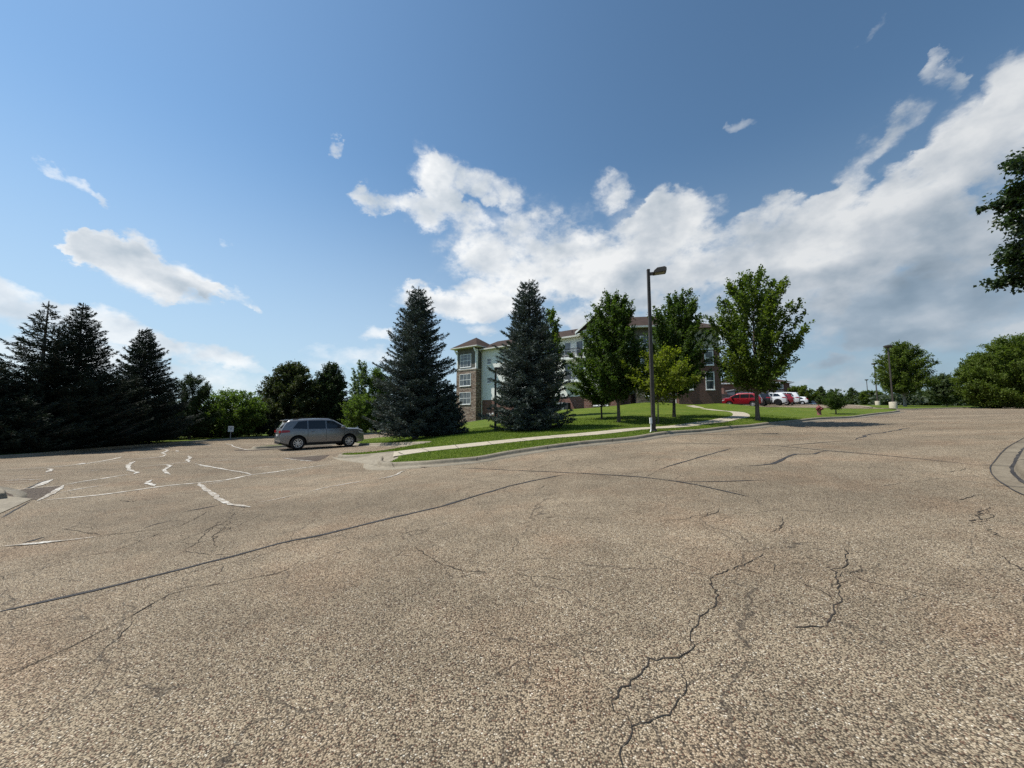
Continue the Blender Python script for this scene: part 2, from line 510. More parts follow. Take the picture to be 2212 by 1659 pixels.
# --- kerb lines (world xy)
K1 = [XY(*p) for p in [(817,1002,15.4),(815,1007,14.7),(834,1009,13.95),(868,1008,13.6),(921,1006,13.3),(966,1001,13.3),(1030,997,13.6),(1094,984,14.1),(1161,974,14.6),
     (1270,960,15.8),(1375,950,17),(1524,933,19.5),(1621,923.5,21.5),(1677,917.5,23),(1770,906.6,27),(1866,899.5,32),(1915,893.5,36)]] + \
     [XY(*p) for p in [(1938,890.5,38.6),(1944,889,40.3),(1932,887,42.2),(1900,885,44.8),(1860,884,46.2)]]
K1 = [np.array(p) for p in K1]
tip40 = np.array([math.cos(R(40)), math.sin(R(40))])
T0 = np.array(XY(545, 971, 24)); ISL_END = T0 + tip40 * 5.9
K2 = [ISL_END + np.array([.0, .0]), np.array(XY(925, 960, 19.4))]
# island and spruce bed: loop from the wedge corner, along the stall end, back along the island, round its tip, and up behind
wedge = np.array(XY(928, 960.5, 19.2))
islandloop = [wedge, wedge * .55 + ISL_END * .45, ISL_END + np.array([.9, -1.0]), ISL_END + np.array([.12, -.25]), ISL_END - tip40 * .6,
              T0 + tip40 * 3, T0 + tip40 * .8, T0 + np.array([-.15, .15]), T0 + np.array([.1, .75]), T0 + tip40 * 1.2 + np.array([-.35, .8]),
              T0 + tip40 * 6 + np.array([-.5, 1.2]), np.array([-11., 31.2]), np.array([-8.2, 33.2]), np.array([-7.2, 36.5]), np.array([-8.8, 40.5]), np.array([-13., 43.2])]
stripA = [np.array(XY(*p)) for p in [(926, 961, 19.0), (880, 967, 18.7), (836, 974, 18.3), (780, 980, 18.4), (742, 984, 18.6), (729, 986.5, 18.1), (745, 987.5, 17.5), (800, 982.5, 16.9), (850, 978.5, 16.5)]]
K4 = [np.array((-60., 4.)), np.array((-40., 11.2))] + [np.array(XY(*p)) for p in [(0,990,19.3),(200,973,24.2),(400,957,31.8),(480,951,36),(560,946,40.5),(700,941.5,42.2)]] + [np.array((-13., 43.2))]
K5 = [np.array(p) for p in [XY(1752, 874.5, 90), XY(1830, 877, 72), XY(1868,880,60), XY(1884,882,53), XY(1897,883.5,49), XY(1915,884,47.6), XY(1960,884,48.6),
      XY(2010,883.5,51.5), XY(2100,882.5,54), XY(2212,881,57), (95., 60.), (140., 66.)]]
K6 = [np.array(p) for p in [(40., 24.), (24., 17.), XY(2212,948,10.6), XY(2175,972,9.2), XY(2150,995,8.0), XY(2140,1010,7.45), XY(2147,1030,6.85), XY(2178,1056,6.2), XY(2212,1077,5.75), (7.2, 5.1), (6.95, 4.2), (6.85, 2.8), (7., .5), (7.4, -5.)]]
K7 = [np.array(p) for p in [XY(-260,1046,11.6), XY(-60,1066,10.2), XY(-5,1073,9.75), XY(14,1079,9.4), XY(14,1087,9.1), XY(-10,1094,8.95), XY(-80,1108,8.8), XY(-260,1150,8.2)]]

kerb('kerb', K1[::-1], pan=.5)
joints(smooth_line(K1, .5), 3.05)
kerb('kerb', islandloop)
kerb('kerb', stripA[::-1], gutter=False)
kerb('kerb', K4[::-1])
kerb('kerb', K5[::-1])
K6 = [np.array(q) for q in offset_line(smooth_line(K6, .4), .28)]
kerb('kerb', K6[::-1], pan=.28, step=.4, mat='kerb_old')
joints(smooth_line(K6[::-1], .5), 2.0)
kerb('kerb', K7, pan=.3)

# --- lawns
inn = lambda L, s: list(offset_line(smooth_line(L, .5), s))
lot_edge = [np.array(p) for p in [XY(1790,884,46), XY(1690,881,46.3), XY(1610,881.5,46), XY(1560,882,46)]]
lawn_main = [np.array(XY(858, 990, 14.7))] + inn(K1, .16)[4:] + lot_edge + [np.array(p) for p in
            [(24.2, 46.), (23.5, 60.), (10., 78.), (-25., 80.), (-22., 46.)]] + [np.array((-13.1, 43.3))] + \
            inn(islandloop, -.16)[::-1] + inn(stripA, .16) + [np.array(XY(868, 979.5, 15.9))]
sheet('lawn', lawn_main, .15, M['grass'])
far_lawn = [(-300, -20), (-61, 3)] + inn(K4, .16) + [(-22.2, 46.2), (-24, 82), (10, 79), (60, 130), (60, 320), (-300, 320)]
sheet('lawn', far_lawn, .15, M['grass'])
sheet('lawn', inn(K5, .16) + [(320., 70.), (320., 300.), (62., 300.), (61., 131.), (56., 100.), (52., 88.)], .15, M['grass'])
sheet('lawn', inn(K6, .16) + [(120., -20.), (120., 40.), (60., 34.)], .15, M['grass'])
sheet('lawn', inn(K7, -.16), .15, M['grass'])
sheet('ground', [(-1500, -600), (1500, -600), (1500, 2200), (-1500, 2200)], -.35, M['grass'], zf=lambda v: np.where(np.hypot(v[:, 0], v[:, 1]) > 330, .1, -.4))

# --- asphalt
seam = [np.array((-30., -14.)), np.array((-9.5, 5.2)), np.array(XY(640, 1080, 9.0)), np.array(XY(818, 1004, 15.2)), np.array((-3.8, 19.2)), np.array((-6, 45))]
sheet('road', [tuple(p) for p in seam] + [(27., 42.), (45., 60.), (100., 80.), (230., 90.), (260., 40.), (120., 20.), (60., -40.), (-20., -60.)], 0., M['asphalt'])
sheet('parking_lot', [tuple(p) for p in seam[::-1]] + [(-45., -40.), (-120., -30.), (-120., 30.), (-40., 47.)], 0., M['asphalt'])
sheet('parking_lot', [(24.4, 45.2), (31., 44.6), (44., 44.2), (60., 60.), (76., 100.), (60., 120.), (23.8, 62.)], .10, M['asphalt'],
      zf=lambda v: np.where(v[:, 1] < 46.8, .17, .05))

# --- paths
def ribbon_poly(c, w):
    L = smooth_line(c, .5)
    return list(offset_line(L, w / 2)) + list(offset_line(L, -w / 2))[::-1]
walk_c = [np.array(XY(*p)) for p in [(850, 982, 15.6), (880, 978, 15.75), (966, 967.5, 16.5), (1152, 947, 17.5), (1290, 934, 18.7), (1415, 924, 20.4), (1520, 914, 22.2), (1572, 908.5, 24.4), (1598, 902, 27.6), (1600, 896.5, 30.5),
          (1585, 890.5, 33.5), (1556, 886, 36.5), (1520, 882.2, 39.5), (1490, 880.5, 41.2)]]
sheet('footpath', ribbon_poly(walk_c, 1.1), .163, M['walk'], maxstep=.7)
s_ = smooth_line(walk_c, .5)
joints(s_, 1.5, 'footpath_joint', ((-.54, .164), (.54, .164)))
ramp = [np.array(XY(*p)) for p in [(716, 990, 18.4), (745, 988.5, 17.4), (800, 983.5, 16.8), (852, 978.8, 16.35), (872, 981.0, 15.3), (862, 990, 14.6), (840, 1000, 14.4), (812, 1007.5, 14.55), (760, 1002, 15.9), (730, 996, 17.2)]]
fa, fb = np.array(XY(718, 990, 18.3)), np.array(XY(806, 1007.5, 14.7))
fn_ = np.array([-(fb - fa)[1], (fb - fa)[0]]); fn_ /= np.linalg.norm(fn_)
if fn_ @ (np.array(XY(846, 982, 15.8)) - fa) < 0: fn_ = -fn_
sheet('footpath', ramp, .05, M['kerb'], maxstep=.5, zf=lambda v: .014 + .147 * np.clip(((v - fa) @ fn_) / 1.1, 0, 1), skirt=.3)
apron = [np.array(XY(*p)) for p in [(-200, 1050, 10.9), (0, 1079, 9.35), (69, 1081, 9.1), (40, 1098, 8.55), (0, 1121, 7.9), (-60, 1140, 7.5), (-200, 1170, 7.2)]]
sheet('footpath', apron, .012, M['kerb'], maxstep=.6)

# --- painted lines, sealed cracks, open cracks, patches
def mat_paint():
    m, nt, b, oc = new_mat('worn white road paint', .75, spec=.25)
    s = nt.noise(oc, 22, 6, .7); g = nt.noise(oc, 3, 5, .6)
    k = nt.m('ADD', s, nt.m('MULTIPLY', nt.m('SUBTRACT', g, .5), .6))
    nt.set(b.inputs['Base Color'], nt.mix(nt.rng(k, .44, .64), (.26, .22, .17), (.58, .56, .51)))
    return m
M['paint'] = mat_paint()
M['paint_faint'] = mottled('nearly worn away road paint', (.30, .26, .2), (.56, .52, .46), 9, .85, .2)
_lift = [.0]
def jag(pts, step, amp, seed):
    g = np.random.default_rng(seed)
    out = [np.array(pts[0], float)]
    for i in range(len(pts) - 1):
        a = np.array(pts[i], float); b = np.array(pts[i + 1], float)
        d = b - a; L = np.linalg.norm(d); n = np.array([-d[1], d[0]]) / (L + 1e-9)
        k = max(1, int(L / step))
        for j in range(1, k + 1):
            q = a + d * j / k
            if j < k: q = q + n * g.normal(0, amp)
            out.append(q)
    return np.array(out)

def ribbon(V, F, pts, w, seed, taper=True, wvar=.3, dz=.006):
    g = np.random.default_rng(seed)
    L = np.asarray(pts)
    T = np.gradient(L, axis=0); T /= np.linalg.norm(T, axis=1, keepdims=True) + 1e-9
    N = np.stack([-T[:, 1], T[:, 0]], 1)
    n = len(L)
    wl = w / 2 * (1 + wvar * g.normal(0, 1, n)); wr = w / 2 * (1 + wvar * g.normal(0, 1, n))
    wl = np.clip(wl, w * .12, w); wr = np.clip(wr, w * .12, w)
    if taper:
        e = np.minimum(np.arange(n), np.arange(n)[::-1]); k = np.clip((e + .35) / 2.5, .1, 1)
        wl *= k; wr *= k
    A = L + N * wl[:, None]; B = L - N * wr[:, None]
    b = sum(len(x) for x in V)
    V.append(np.column_stack([A, H(A[:, 0], A[:, 1]) + dz])); V.append(np.column_stack([B, H(B[:, 0], B[:, 1]) + dz]))
    for i in range(n - 1):
        F.append((b + i + 1, b + i, b + n + i, b + n + i + 1))

def strokes(name, items, mat, dz=.006, wk=1., wvar=.3, curve=False):
    V, F = [], []
    for i, (pts, w, step, amp) in enumerate(items):
        w *= wk
        q = [at(*p) for p in pts]
        if curve: q = smooth_line(q, step); amp *= .6
        ribbon(V, F, jag(q, step, amp, 100 + i), w, 300 + i, dz=dz, wvar=wvar)
    o = arr_mesh(name, np.concatenate(V), F, mat); o['kind'] = 'structure'
    return o
Lc = lambda a: [(x * .28645, 921.6 + y * .28645) for x, y in a]
Cc = lambda a: [(576 + x * .26035, 892.8 + y * .26035) for x, y in a]
Sc = lambda a: [(1094.4 + x * .3905, 921.6 + y * .3905) for x, y in a]
Bc = lambda a: [(1105.9 + x * .5, 1094.4 + y * .5) for x, y in a]
Ac = lambda a: [(x * .5, 1094.4 + y * .5) for x, y in a]
strokes('painted_line', [
    (Lc([(1500,430),(1530,455),(1560,480),(1620,520),(1645,545),(1690,570),(1740,588),(1890,610)]), 0.122, .22, .025),
    (Lc([(280,562),(360,520),(430,480),(480,445)]), 0.108, .25, .03),
    (Lc([(1470,280),(1560,300),(1700,325),(1850,350),(1900,365)]), 0.108, .35, .04),
    (Lc([(1420,222),(1436,240),(1412,252),(1430,268)]), 0.130, .25, .05),
    (Lc([(1020,262),(985,278),(965,300),(980,330),(1035,348),(1010,358)]), 0.122, .3, .04),
    (Lc([(1220,285),(1285,296),(1238,325),(1250,345),(1285,365)]), 0.108, .3, .04),
    (Lc([(1150,402),(1110,425),(1150,440),(1165,452)]), 0.115, .25, .04),
    (Lc([(0,908),(160,893),(300,880),(500,862),(720,835)]), 0.101, .5, .012),
    (Lc([(400,398),(330,430),(225,470)]), 0.144, .4, .01),
    (Lc([(0,410),(200,403),(400,398)]), 0.086, .5, .012), (Lc([(0,428),(120,425),(255,410)]), 0.086, .5, .012),
    (Lc([(0,496),(200,470),(330,458),(480,445)]), 0.072, .5, .02),
    (Lc([(70,402),(180,392),(310,379)]), 0.115, .5, .03),
    (Lc([(340,318),(385,322),(370,338),(342,348)]), 0.115, .3, .05),
    (Lc([(590,340),(680,335),(745,329)]), 0.079, .5, .02), (Lc([(1120,328),(1225,325)]), 0.079, .5, .02),
    (Lc([(1490,135),(1620,147)]), 0.086, .6, .02), (Lc([(1700,130),(1745,138),(1760,150),(1820,166),(1875,178)]), 0.101, .4, .05),
    (Lc([(1130,158),(1240,170),(1262,182),(1225,200),(1255,212)]), 0.115, .5, .06),
    (Lc([(1330,180),(1342,190)]), 0.158, .3, .05), (Lc([(620,275),(600,288)]), 0.252, .3, .08),
    (Cc([(1160,475),(1120,487),(1080,510),(1000,533),(910,548)]), 0.094, .2, .03),
    (Cc([(130,372),(230,385),(300,392),(400,400)]), 0.094, .3, .02),
], M['paint'], .012, 1.05, .28, True)
strokes('worn_line', [
    (Lc([(280,562),(500,540),(760,515),(1000,482),(1270,445),(1500,425),(1720,400),(1890,365),(2090,340),(2212,318)]), .09, .4, .015),
    (Lc([(0,325),(330,310),(600,285),(850,245),(930,225)]), .10, .5, .04), (Lc([(600,285),(900,255),(1200,230),(1250,212)]), .08, .6, .03),
    (Lc([(0,378),(250,364),(500,350)]), .05, .6, .03), (Lc([(480,440),(640,412),(800,388),(1000,355)]), .07, .5, .03),
    (Lc([(450,500),(600,470),(800,440)]), .06, .5, .02), (Lc([(1050,305),(1200,290),(1410,270),(1560,265)]), .07, .5, .03),
    (Lc([(1940,575),(2080,550),(2212,520)]), .06, .4, .012), (Cc([(320,660),(400,640),(480,618),(700,580),(910,548)]), .06, .4, .015),
    (Lc([(1830,315),(2000,306),(2212,298)]), .07, .5, .02), (Lc([(1540,440),(1620,425),(1720,405)]), .05, .4, .02),
    (Cc([(250,362),(330,355),(470,343)]), .07, .5, .02), (Lc([(1500,270),(1700,252),(1900,240)]), .06, .6, .03),
    (Cc([(0,345),(300,322),(600,300)]), .06, .6, .03), (Cc([(0,500),(160,475),(320,452),(540,422)]), .07, .4, .03),
], M['paint_faint'], .008, 1.1, .3, True)
strokes('sealed_crack', [
    ([(-60,1337),(0,1322),(100,1299),(200,1277),(400,1228),(500,1203),(600,1175),(700,1155),(800,1130),(950,1095),(1030,1071),(1100,1050),(1160,1037),(1220,1025)], .062, .18, .006),
    (Sc([(0,240),(160,247),(330,255),(540,266),(750,280),(860,293),(950,305),(1050,323),(1150,345),(1250,368),(1340,388)]), .05, .3, .01),
    (Sc([(950,305),(1080,305),(1200,303),(1300,300),(1440,295)]), .05, .3, .015),
    (Sc([(835,242),(900,218),(1000,190),(1100,160),(1255,117)]), .06, .4, .012),
    (Sc([(1330,220),(1400,214),(1470,206),(1510,190),(1545,172),(1600,152),(1700,152),(1780,133)]), .09, .4, .05),
    (Sc([(680,90),(1000,93),(1280,98),(1500,107),(1770,133),(2000,152),(2212,172),(2680,222)]), .05, .6, .012),
    (Sc([(1520,108),(1700,92),(1850,80),(1980,70)]), .08, .6, .04), (Sc([(1930,72),(1975,50),(2050,38),(2212,10),(2230,6)]), .09, .6, .05),
    (Lc([(1390,640),(1500,622),(1600,603),(1670,588)]), .09, .3, .02), (Lc([(1700,575),(1760,595),(1850,612)]), .10, .2, .02),
    (Cc([(1545,452),(1760,460),(2000,472),(2212,480)]), .04, .4, .01), (Lc([(170,878),(250,860),(335,832)]), .10, .25, .02), (Lc([(1085,765),(1180,735),(1300,705)]), .06, .3, .03),
    (Lc([(190,470),(290,440),(350,408)]), .22, .4, .02),
    ([(0,1120),(40,1098),(69,1081)], .03, .15, .008), ([(0,1080),(69,1081)], .02, .15, .005),
], M['seal'], .007)
cracks = [
    (Bc([(1095,200),(1040,232),(960,265),(905,290),(868,298),(862,330),(885,390),(880,430),(845,455),(810,475),(795,520),(768,550),(792,600),(760,632),(720,655),(650,655),(590,655),(585,690),(510,750),(460,800),(430,840),(438,880),(455,900)]), .016, .05, .014),
    (Bc([(720,655),(735,690),(745,720),(752,770),(745,810),(715,840),(690,880),(650,905),(610,920),(560,935),(515,950),(510,1000),(470,1040),(475,1110),(470,1170)]), .012, .045, .012),
    (Bc([(455,900),(490,900),(515,940),(520,965)]), .008, .04, .01), (Bc([(792,600),(850,588),(900,580)]), .009, .05, .008), (Bc([(862,296),(790,265),(700,232),(640,208)]), .007, .05, .01),
    (Bc([(1435,180),(1442,215),(1440,260),(1395,268),(1400,300),(1420,340),(1425,400),(1390,440),(1365,515),(1290,518),(1210,525)]), .013, .06, .016),
    (Bc([(1350,240),(1385,232)]), .012, .05, .01), (Bc([(1460,298),(1560,330),(1700,362),(1840,400),(1940,418)]), .008, .06, .012),
    (Bc([(2035,85),(2070,108),(2120,135),(2200,150)]), .013, .06, .02), (Bc([(2090,205),(2150,240),(2230,290)]), .014, .06, .02), (Bc([(2065,0),(2045,25),(2085,40),(2020,80)]), .01, .06, .02),
    (Bc([(1170,45),(1165,90),(1110,115)]), .008, .06, .01), (Bc([(130,52),(190,44)]), .009, .06, .006), (Bc([(0,290),(120,305),(240,318)]), .007, .06, .01),
    (Ac([(0,740),(120,690),(230,640),(350,585),(480,520),(590,460),(660,420),(730,380),(800,362),(890,345),(1040,318),(1170,295),(1280,262)]), .011, .08, .012),
    (Ac([(730,380),(760,355),(900,335)]), .008, .08, .01), (Ac([(0,575),(150,525),(320,480)]), .009, .08, .012), (Ac([(420,640),(520,560),(600,470)]), .006, .08, .01),
    (Ac([(700,320),(900,262),(1100,220),(1280,160),(1500,120)]), .008, .1, .012), (Ac([(0,300),(180,270),(330,220),(500,190),(720,105)]), .010, .1, .014),
    (Ac([(420,130),(600,108),(760,92),(830,60),(900,20)]), .012, .1, .015), (Ac([(800,185),(860,150),(880,125),(950,60)]), .012, .1, .018), (Ac([(930,180),(915,130),(960,100),(1000,60)]), .010, .1, .018),
    (Ac([(800,190),(830,200),(920,210),(1000,205)]), .009, .1, .015), (Ac([(1790,170),(1840,210),(1900,245),(2000,280),(2130,285)]), .009, .07, .012), (Ac([(1700,120),(1830,100),(1950,68)]), .007, .1, .012),
    (Lc([(1300,890),(1420,840),(1560,780),(1700,720),(1760,650)]), .010, .12, .03), (Lc([(1380,930),(1470,880),(1600,860),(1650,790)]), .012, .12, .03), (Lc([(1600,760),(1750,770),(1900,700),(2040,640)]), .009, .12, .03),
    (Lc([(300,800),(500,770),(760,820),(1000,800),(1300,740)]), .011, .15, .02), (Lc([(900,560),(1000,568),(1030,556)]), .04, .15, .03),
    (Sc([(1180,455),(1150,480),(1090,500)]), .014, .1, .02), (Sc([(1530,530),(1520,560),(1480,590)]), .012, .08, .02), (Sc([(860,518),(960,516),(1160,470)]), .009, .1, .02), (Sc([(1370,480),(1460,465),(1530,445)]), .010, .1, .02),
    (Sc([(200,510),(280,495)]), .014, .08, .01), (Sc([(90,244),(190,225),(240,207)]), .015, .15, .03), (Sc([(130,350),(190,340),(210,322)]), .015, .12, .02), (Sc([(760,278),(830,248)]), .015, .15, .02),
    (Sc([(420,210),(500,225),(620,245)]), .010, .15, .03), (Sc([(1240,60),(1330,70),(1480,75)]), .012, .3, .03),
    ([(2060,1085),(2090,1075),(2120,1068)], .013, .1, .02), ([(2030,1020),(2075,1017),(2090,1010)], .012, .1, .02), ([(2095,1130),(2115,1120),(2110,1100)], .02, .07, .03),
    (Sc([(2100,40),(2400,60),(2850,75)]), .02, .6, .03), (Sc([(1850,18),(2100,8),(2300,-10)]), .03, .6, .03),
]
strokes('open_crack', [(p, w_ * (.5 if i < 2 else .72), st * .7, am * .8) for i, (p, w_, st, am) in enumerate(cracks)], M['crack'], .005, 1., .55)

# short side branches off the longer cracks
g = np.random.default_rng(77)
V, F = [], []
for ci in list(range(0, 8)) + [14, 18, 19, 20, 21, 22, 23, 24, 25, 26, 29, 30, 31]:
    L = smooth_line([at(*p) for p in cracks[ci][0]], .12)
    ln = np.linalg.norm(np.diff(L, axis=0), axis=1).sum()
    for _k in range(int(3 + ln * 1.6) if ci > 4 else int(ln * .8)):
        j = g.integers(0, len(L)); a = g.uniform(0, 6.283); q = [L[j]]
        for _m in range(g.integers(3, 9)):
            a += g.normal(0, .55); q.append(q[-1] + np.array([math.cos(a), math.sin(a)]) * g.uniform(.03, .09) * (1 + ln / 12))
        ribbon(V, F, q, (.0045 if ci > 4 else .003) * (1 + ln / 9), 900 + _k, dz=.0055, wvar=.5)
o = arr_mesh('open_crack', np.concatenate(V), F, M['crack']); o['kind'] = 'structure'

def patch(px, dz=.005):
    sheet('asphalt_patch', [np.array(p) for p in px], dz, M['patch'], maxstep=.8)
patch([at(*p) for p in [(-60,1063),(0,1062),(60,1057),(126,1050.6),(140,1049),(110,1064),(77,1080),(0,1078),(-60,1074)]])
patch([at(*p) for p in Cc([(140,371),(300,362),(525,345),(490,368),(440,392),(408,398),(300,388)])])
ip = lambda a, b: T0 + tip40 * a + np.array([tip40[1], -tip40[0]]) * b
patch([ip(-.9, .2), ip(-.5, .9), ip(.4, 1.2), ip(2, 1.15), ip(4.4, 1.1), ip(4.4, .5), ip(1, .48), ip(0, .45), ip(-.45, .1), ip(-.5, -.5), ip(-.9, -.4)])
# damp, dirty asphalt in the gutter
M['grime'] = mat_asphalt('damp gutter grime', .68, (.95, .95, 1.))
gl = offset_line(smooth_line(K1, .3), -.0)
V, F = [], []
ribbon(V, F, jag([at(*p) for p in Cc([(1270,447),(1310,452),(1350,445)])], .1, .03, 6), .16, 10, dz=.019, wvar=.5)
o = arr_mesh('gutter_mark', np.concatenate(V), F, M['grime']); o['kind'] = 'structure'
V, F = [], []
kl = smooth_line(K6, .25)
ribbon(V, F, offset_line(kl, -.285), .02, 21, dz=.013, wvar=.25, taper=False)
o = arr_mesh('sealed_crack', np.concatenate(V), F, M['seal']); o['kind'] = 'structure'
V, F = [], []
ribbon(V, F, offset_line(kl, -.03), .05, 22, dz=.016, wvar=.3, taper=False)  # thin dark band along the foot of the kerb face, in the sealer colour
o = arr_mesh('gutter_mark', np.concatenate(V), F, M['seal']); o['kind'] = 'structure'

# --- grass blades on the nearer lawns
def blades(n, region, hgt, dens_fall, name):
    lp = np.array(lawn_main); wp = np.array(ribbon_poly(walk_c, 1.15)); rp = np.array(ramp)
    g = np.random.default_rng(11)
    x0, y0, x1, y1 = region
    q = np.stack([g.uniform(x0, x1, n), g.uniform(y0, y1, n)], 1)
    q = q[g.random(n) < np.clip((dens_fall / q[:, 1]) ** 2.2, .03, 1)]
    q = q[inside(lp, q)]; q = q[~inside(wp, q)]; q = q[~inside(rp, q)]
    m = len(q)
    a = g.uniform(0, 2 * np.pi, m); h = hgt * g.uniform(.5, 1.35, m); w = g.uniform(.004, .009, m) * (1 + q[:, 1] / 18)
    lean = g.normal(0, .35, (m, 2)) * h[:, None]
    b = np.column_stack([q, H(q[:, 0], q[:, 1]) + .14])
    s = np.column_stack([np.cos(a) * w, np.sin(a) * w, np.zeros(m)])
    V = np.empty((m, 3, 3)); V[:, 0] = b - s; V[:, 1] = b + s; V[:, 2] = b + np.column_stack([lean, h])
    return arr_mesh(name, V.reshape(-1, 3), np.arange(3 * m).reshape(-1, 3), M['blade'])
tag(blades(420000, (-12, 12.5, 20, 30), .05, 16, 'grass'), 'short mown green grass along the kerb and footpath', 'grass', kind='stuff')
# ------------------------------------------------------------------ trees and shrubs
def unit(a):
    return a / (np.linalg.norm(a, axis=-1, keepdims=True) + 1e-9)

def leaf_quads(Pc, D, N, L, W, fold=.25):
    """diamond leaves: base Pc, along D, normal N, length L, width W; folded along the midrib"""
    D = unit(D); S = unit(np.cross(D, N)); U = np.cross(S, D)
    L = np.asarray(L)[:, None]; W = np.asarray(W)[:, None]
    n = len(Pc)
    V = np.empty((n, 4, 3))
    V[:, 0] = Pc
    V[:, 1] = Pc + D * L * .48 + S * W * .5 + U * W * fold
    V[:, 2] = Pc + D * L
    V[:, 3] = Pc + D * L * .48 - S * W * .5 + U * W * fold
    i = np.arange(n)[:, None] * 4
    F = np.concatenate([i + np.array([[0, 1, 2]]), i + np.array([[0, 2, 3]])], 0)
    return V.reshape(-1, 3), F

def rand_dirs(g, n):
    return unit(g.normal(0, 1, (n, 3)))

def bez(p0, p1, p2, n):
    t = np.linspace(0, 1, n)[:, None]
    return (1 - t) ** 2 * p0 + 2 * t * (1 - t) * p1 + t * t * p2

def spruce_mesh(name, Ht, Rb, seed, mats, root, dens=1., tiers=1., droop=.25, gap=0., skirt=.1, power=.85, nl=(.10, .2)):
    g = np.random.default_rng(seed)
    mb = MB()
    sway = g.normal(0, .05, 2)
    mb.tube([(0, 0, -.3), (sway[0] * .3, sway[1] * .3, Ht * .4), (sway[0], sway[1], Ht * .8), (sway[0], sway[1], Ht)], [.02 * Ht, .013 * Ht, .006 * Ht, .002 * Ht], 7)
    Pb, Db, Nb, Lb, Wb = [], [], [], [], []
    z = skirt * Ht
    lop = 1 + .16 * np.sin(np.arange(6) * 1.7 + seed)
    while z < Ht * .97:
        f = z / Ht
        rad = Rb * (1 - f) ** power * (1 if f > .14 else .8 + 1.4 * f)
        nb = int(max(5, (17 - 10 * f) * dens))
        a0 = g.uniform(0, 6.28)
        tier = g.uniform(.88, 1.1)
        for k in range(nb):
            if g.random() < gap: continue
            a = a0 + 6.283 * k / nb + g.normal(0, .16)
            zz = z + g.uniform(-.14, .14)
            Lr = max(.10, rad * tier * lop[int(a * .955) % 6] * g.choice([g.uniform(.72, 1.0), g.uniform(.92, 1.14)]))
            dx, dy = math.cos(a), math.sin(a)
            up = .55 * f * f + g.normal(0, .05) - droop * (1 - f) * .9
            p0 = np.array([0, 0, zz]); p2 = np.array([dx * Lr, dy * Lr, zz + Lr * (up + .16)]); p1 = np.array([dx * Lr * .55, dy * Lr * .55, zz + Lr * (up * .6 - .06)])
            nseg = max(4, int(Lr / .068))
            c = bez(p0, p1, p2, nseg)
            if Lr > .6: mb.tube([tuple(q) for q in c[:: max(1, nseg // 4)]], [.03 * Lr / 2 * (1 - .8 * i / 5) for i in range(len(c[:: max(1, nseg // 4)]))], 4, cap=False)
            T = unit(np.gradient(c, axis=0))
            t = np.linspace(0, 1, nseg)
            side = unit(np.cross(T, np.array([0, 0, 1.])))
            for sgn in (-1, 1):
                m = t > (.12 if f < .8 else 0.)
                q = c[m]; n = len(q)
                tl = (.34 * Lr * (1 - t[m]) ** .8 + min(.13, .05 + .12 * Lr)) * g.uniform(.6, 1.2, n)
                dirn = unit(T[m] * .75 + side[m] * sgn * g.uniform(.6, 1.1, (n, 1)) + np.array([0, 0, 1.]) * g.normal(-.12, .14, (n, 1)))
                # each side twig carries several needle sprays
                for fr in (.0, .22, .44, .66, .88):
                    mm = (tl * fr < tl - .03) & ((tl > .16) | (fr == 0) | (fr == .44))
                    k2 = mm.sum()
                    if not k2: continue
                    b = q[mm] + dirn[mm] * (tl[mm] * fr)[:, None] + g.normal(0, .015, (k2, 3))
                    Pb.append(b); Db.append(unit(dirn[mm] + g.normal(0, .38, (k2, 3)) + np.array([0, 0, .10])))
                    Nb.append(rand_dirs(g, k2)); Lb.append(g.uniform(*nl, k2) * 1.1); Wb.append(g.uniform(.03, .06, k2))
            k2 = 5
            Pb.append(np.repeat(c[-1:], k2, 0) - T[-1] * .08); Db.append(unit(T[-1] + g.normal(0, .3, (k2, 3)) + np.array([0, 0, .25]))); Nb.append(rand_dirs(g, k2)); Lb.append(g.uniform(.14, .26, k2)); Wb.append(g.uniform(.03, .06, k2))
        z += tiers * (.30 - .12 * f) * (1.0 if Ht > 5 else .7) * g.uniform(.8, 1.2)
    for zt in np.arange(Ht * .94, Ht + .02, .05):
        k2 = 4
        Pb.append(np.tile([sway[0], sway[1], zt], (k2, 1))); Db.append(unit(g.normal(0, .7, (k2, 3)) + np.array([0, 0, .8]))); Nb.append(rand_dirs(g, k2)); Lb.append(g.uniform(.07, .14, k2) * (1.25 - .7 * (zt / Ht - .94) / .06)); Wb.append(np.full(k2, .03))
    V, F = leaf_quads(np.concatenate(Pb), np.concatenate(Db), np.concatenate(Nb), np.concatenate(Lb), np.concatenate(Wb), .1)
    mb.build('trunk', M['bark'], root, smooth=True, fix=False)
    arr_mesh('crown', V, F, mats, root)

